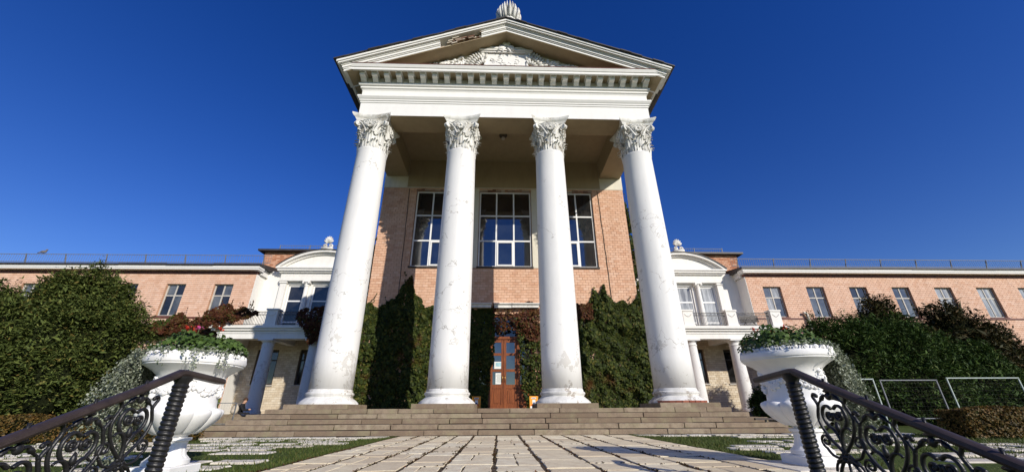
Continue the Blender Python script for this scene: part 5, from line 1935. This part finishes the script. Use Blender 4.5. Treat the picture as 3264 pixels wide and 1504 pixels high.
for x, y, lab in ((-1.10, 3.0, 'orange poster board in shade left of the door'), (1.19, 2.9, 'sunlit orange poster board right of the door')):
    t = thing('poster_board', (x, y, PLAT), lab, 'board', 'poster boards at the door')
    bb = B()
    bb.add([(x - 0.17, y, PLAT), (x + 0.17, y, PLAT), (x + 0.17, y + 0.09, PLAT + 0.47), (x - 0.17, y + 0.09, PLAT + 0.47),
            (x - 0.17, y + 0.02, PLAT), (x + 0.17, y + 0.02, PLAT), (x + 0.17, y + 0.11, PLAT + 0.47), (x - 0.17, y + 0.11, PLAT + 0.47)],
           [(0, 1, 2, 3), (7, 6, 5, 4), (0, 4, 5, 1), (1, 5, 6, 2), (2, 6, 7, 3), (3, 7, 4, 0)])
    bb.build('board', 'board_orange', t)
    B().bar((x, y + 0.1, PLAT + 0.40), (x, y + 0.3, PLAT), 0.03).build('strut', 'handrail_wood', t)

    def dot(u0, u1, v0, v1, mat, name, k=0.004):
        q = B()
        f = lambda u, v: (x + u, y + 0.09 * v / 0.47 - k, PLAT + v)
        q.add([f(u0, v0), f(u1, v0), f(u1, v1), f(u0, v1)], [(0, 1, 2, 3)])
        q.build(name, mat, t)
    dot(-0.09, 0.09, 0.37, 0.42, 'paper', 'white_band')
    dot(-0.07, 0.07, 0.385, 0.405, 'board_navy', 'dark_band', 0.006)
    dot(-0.06, 0.06, 0.19, 0.33, 'paper', 'white_figure')
    dot(-0.04, 0.04, 0.17, 0.24, 'board_navy', 'bowl', 0.006)
    dot(-0.11, 0.10, 0.11, 0.17, 'board_red', 'red_patch')
    dot(-0.15, 0.02, 0.02, 0.10, 'paper', 'white_corner')

pn = B().box(-0.36, -0.06, dp + 0.010, dp + 0.016, 1.66, 2.12)
t = tag(pn.build('notice', 'paper'), 'white printed notice taped low on the left door leaf', 'notice')
for k in range(13):
    z = 2.06 - 0.028 * k
    w = random.uniform(0.08, 0.13)
    B().box(-0.21 - w, -0.21 + w, dp + 0.006, dp + 0.0095, z, z + 0.009).build('text_line', 'print_grey', t)
pn = B().box(-0.42, -0.06, dp + 0.010, dp + 0.016, 2.30, 2.60)
t = tag(pn.build('notice', 'paper'), 'white and blue sheet taped in the middle pane of the left door leaf', 'notice')
B().box(-0.36, -0.10, dp + 0.006, dp + 0.0095, 2.40, 2.56).build('picture', 'print_blue', t)

# seated person with a rucksack on the edge of the left terrace
px, py, pz = -12.85, 7.55, 0.36
blk = B()
blk.slab(jit_rect(-13.3, -12.3, 7.0, 7.58, 0.01), -0.05, 0.39, 0.02)
tag(blk.build('stone_seat', 'step_stone'), 'low stone block under the seated person', 'block')
per = B()
cv = [(0, 0, 0.0, .15), (0.02, 0, 0.14, .165), (0.06, -0.01, 0.30, .175), (0.10, -0.02, 0.43, .12), (0.13, -0.03, 0.50, .055), (0.16, -0.04, 0.56, .075), (0.185, -0.05, 0.64, .09), (0.17, -0.05, 0.70, .06),
      (0.07, -0.19, 0.39, .065), (0.20, -0.24, 0.20, .052), (0.40, -0.17, 0.22, .042), (0.47, -0.15, 0.25, .035),
      (0.10, 0.17, 0.39, .065), (0.22, 0.20, 0.20, .052), (0.40, 0.08, 0.22, .042), (0.47, 0.05, 0.25, .035),
      (0.20, -0.13, 0.02, .10), (0.44, -0.15, 0.05, .075), (0.50, -0.15, -0.36, .052), (0.60, -0.16, -0.44, .04),
      (0.20, 0.12, 0.02, .10), (0.44, 0.12, 0.04, .075), (0.48, 0.12, -0.37, .052), (0.58, 0.13, -0.44, .04)]
ed = [(0, 1), (1, 2), (2, 3), (3, 4), (4, 5), (5, 6), (6, 7), (3, 8), (8, 9), (9, 10), (10, 11), (3, 12), (12, 13), (13, 14), (14, 15), (0, 16), (16, 17), (17, 18), (18, 19), (0, 20), (20, 21), (21, 22), (22, 23)]
me = bpy.data.meshes.new('person_skeleton')
ca, sa = math.cos(0.35), math.sin(0.35)
me.from_pydata([(px + c[0] * ca - c[1] * sa, py - 0.25 + c[0] * sa + c[1] * ca, pz + 0.12 + c[2]) for c in cv], ed, [])
tmp = bpy.data.objects.new('person_skeleton', me)
COL.objects.link(tmp)
md = tmp.modifiers.new('skin', 'SKIN')
for i, c in enumerate(cv):
    me.skin_vertices[0].data[i].radius = (c[3], c[3])
    me.skin_vertices[0].data[i].use_root = (i == 0)
sd_ = tmp.modifiers.new('sub', 'SUBSURF')
sd_.levels = sd_.render_levels = 2
dg = bpy.context.evaluated_depsgraph_get()
pm = bpy.data.meshes.new_from_object(tmp.evaluated_get(dg))
bpy.data.objects.remove(tmp)
pm.name = 'person'
pm.materials.clear()
for k in ('cloth_black', 'cloth_blue', 'skin'):
    pm.materials.append(M[k])
hz = pz + 0.12 + 0.505
hands = [(px + c[0] * ca - c[1] * sa, py - 0.25 + c[0] * sa + c[1] * ca, pz + 0.12 + c[2]) for c in (cv[11], cv[15])]
for p in pm.polygons:
    c = p.center
    if c.z > hz or any((Vector(q) - c).length < 0.07 for q in hands):
        p.material_index = 2
    elif c.z < pz + 0.14:
        p.material_index = 1
    p.use_smooth = True
person = put(bpy.data.objects.new('person', pm))
tag(person, 'person in black jacket sitting bent forward on the left terrace by a column', 'person')
hd = (px + 0.178 * ca + 0.05 * sa, py - 0.25 + 0.178 * sa - 0.05 * ca, pz + 0.12 + 0.645)
B().ball((hd[0] - 0.01, hd[1] + 0.02, hd[2] + 0.03), (0.10, 0.10, 0.10), 12, 8, 0.04).build('hair', 'hair_brown', person, True)
bp_ = B()
bx, by = px - 0.08, py - 0.25 - 0.20
bp_.ball((bx, by, pz + 0.36), (0.16, 0.13, 0.22), 14, 10)
bp_.ball((bx - 0.03, by - 0.09, pz + 0.28), (0.12, 0.07, 0.11), 12, 8)
bp_.tube([(bx, by, pz + 0.58), (bx + 0.03, by, pz + 0.62), (bx + 0.06, by, pz + 0.57)], 0.012, 5)
tag(bp_.build('backpack', 'canvas_beige', None, True), 'beige rucksack on the back of the seated person', 'backpack')

# pigeon on the left roof railing
bd_ = thing('pigeon', (-32.0, YG + 0.45, 10.38), 'small dark pigeon perched on the left roof railing', 'bird')
q = B()
q.ball((-31.0, YG + 0.45, 10.52), (0.20, 0.09, 0.10), 10, 7)
q.ball((-30.84, YG + 0.45, 10.66), (0.06, 0.055, 0.06), 8, 6)
q.tube([(-30.9, YG + 0.45, 10.55), (-30.85, YG + 0.45, 10.65)], [0.07, 0.045], 8)
q.tube([(-31.12, YG + 0.45, 10.50), (-31.36, YG + 0.45, 10.44)], [0.06, 0.03], 6)
q.tube([(-30.80, YG + 0.45, 10.66), (-30.74, YG + 0.45, 10.65)], [0.015, 0.004], 5)
for e in (-0.03, 0.03):
    q.tube([(-31.0 , YG + 0.45 + e, 10.38), (-31.0, YG + 0.45 + e, 10.46)], 0.01, 4)
q.build('body', 'feather_grey', bd_, True)
scale_about_camera(bd_)
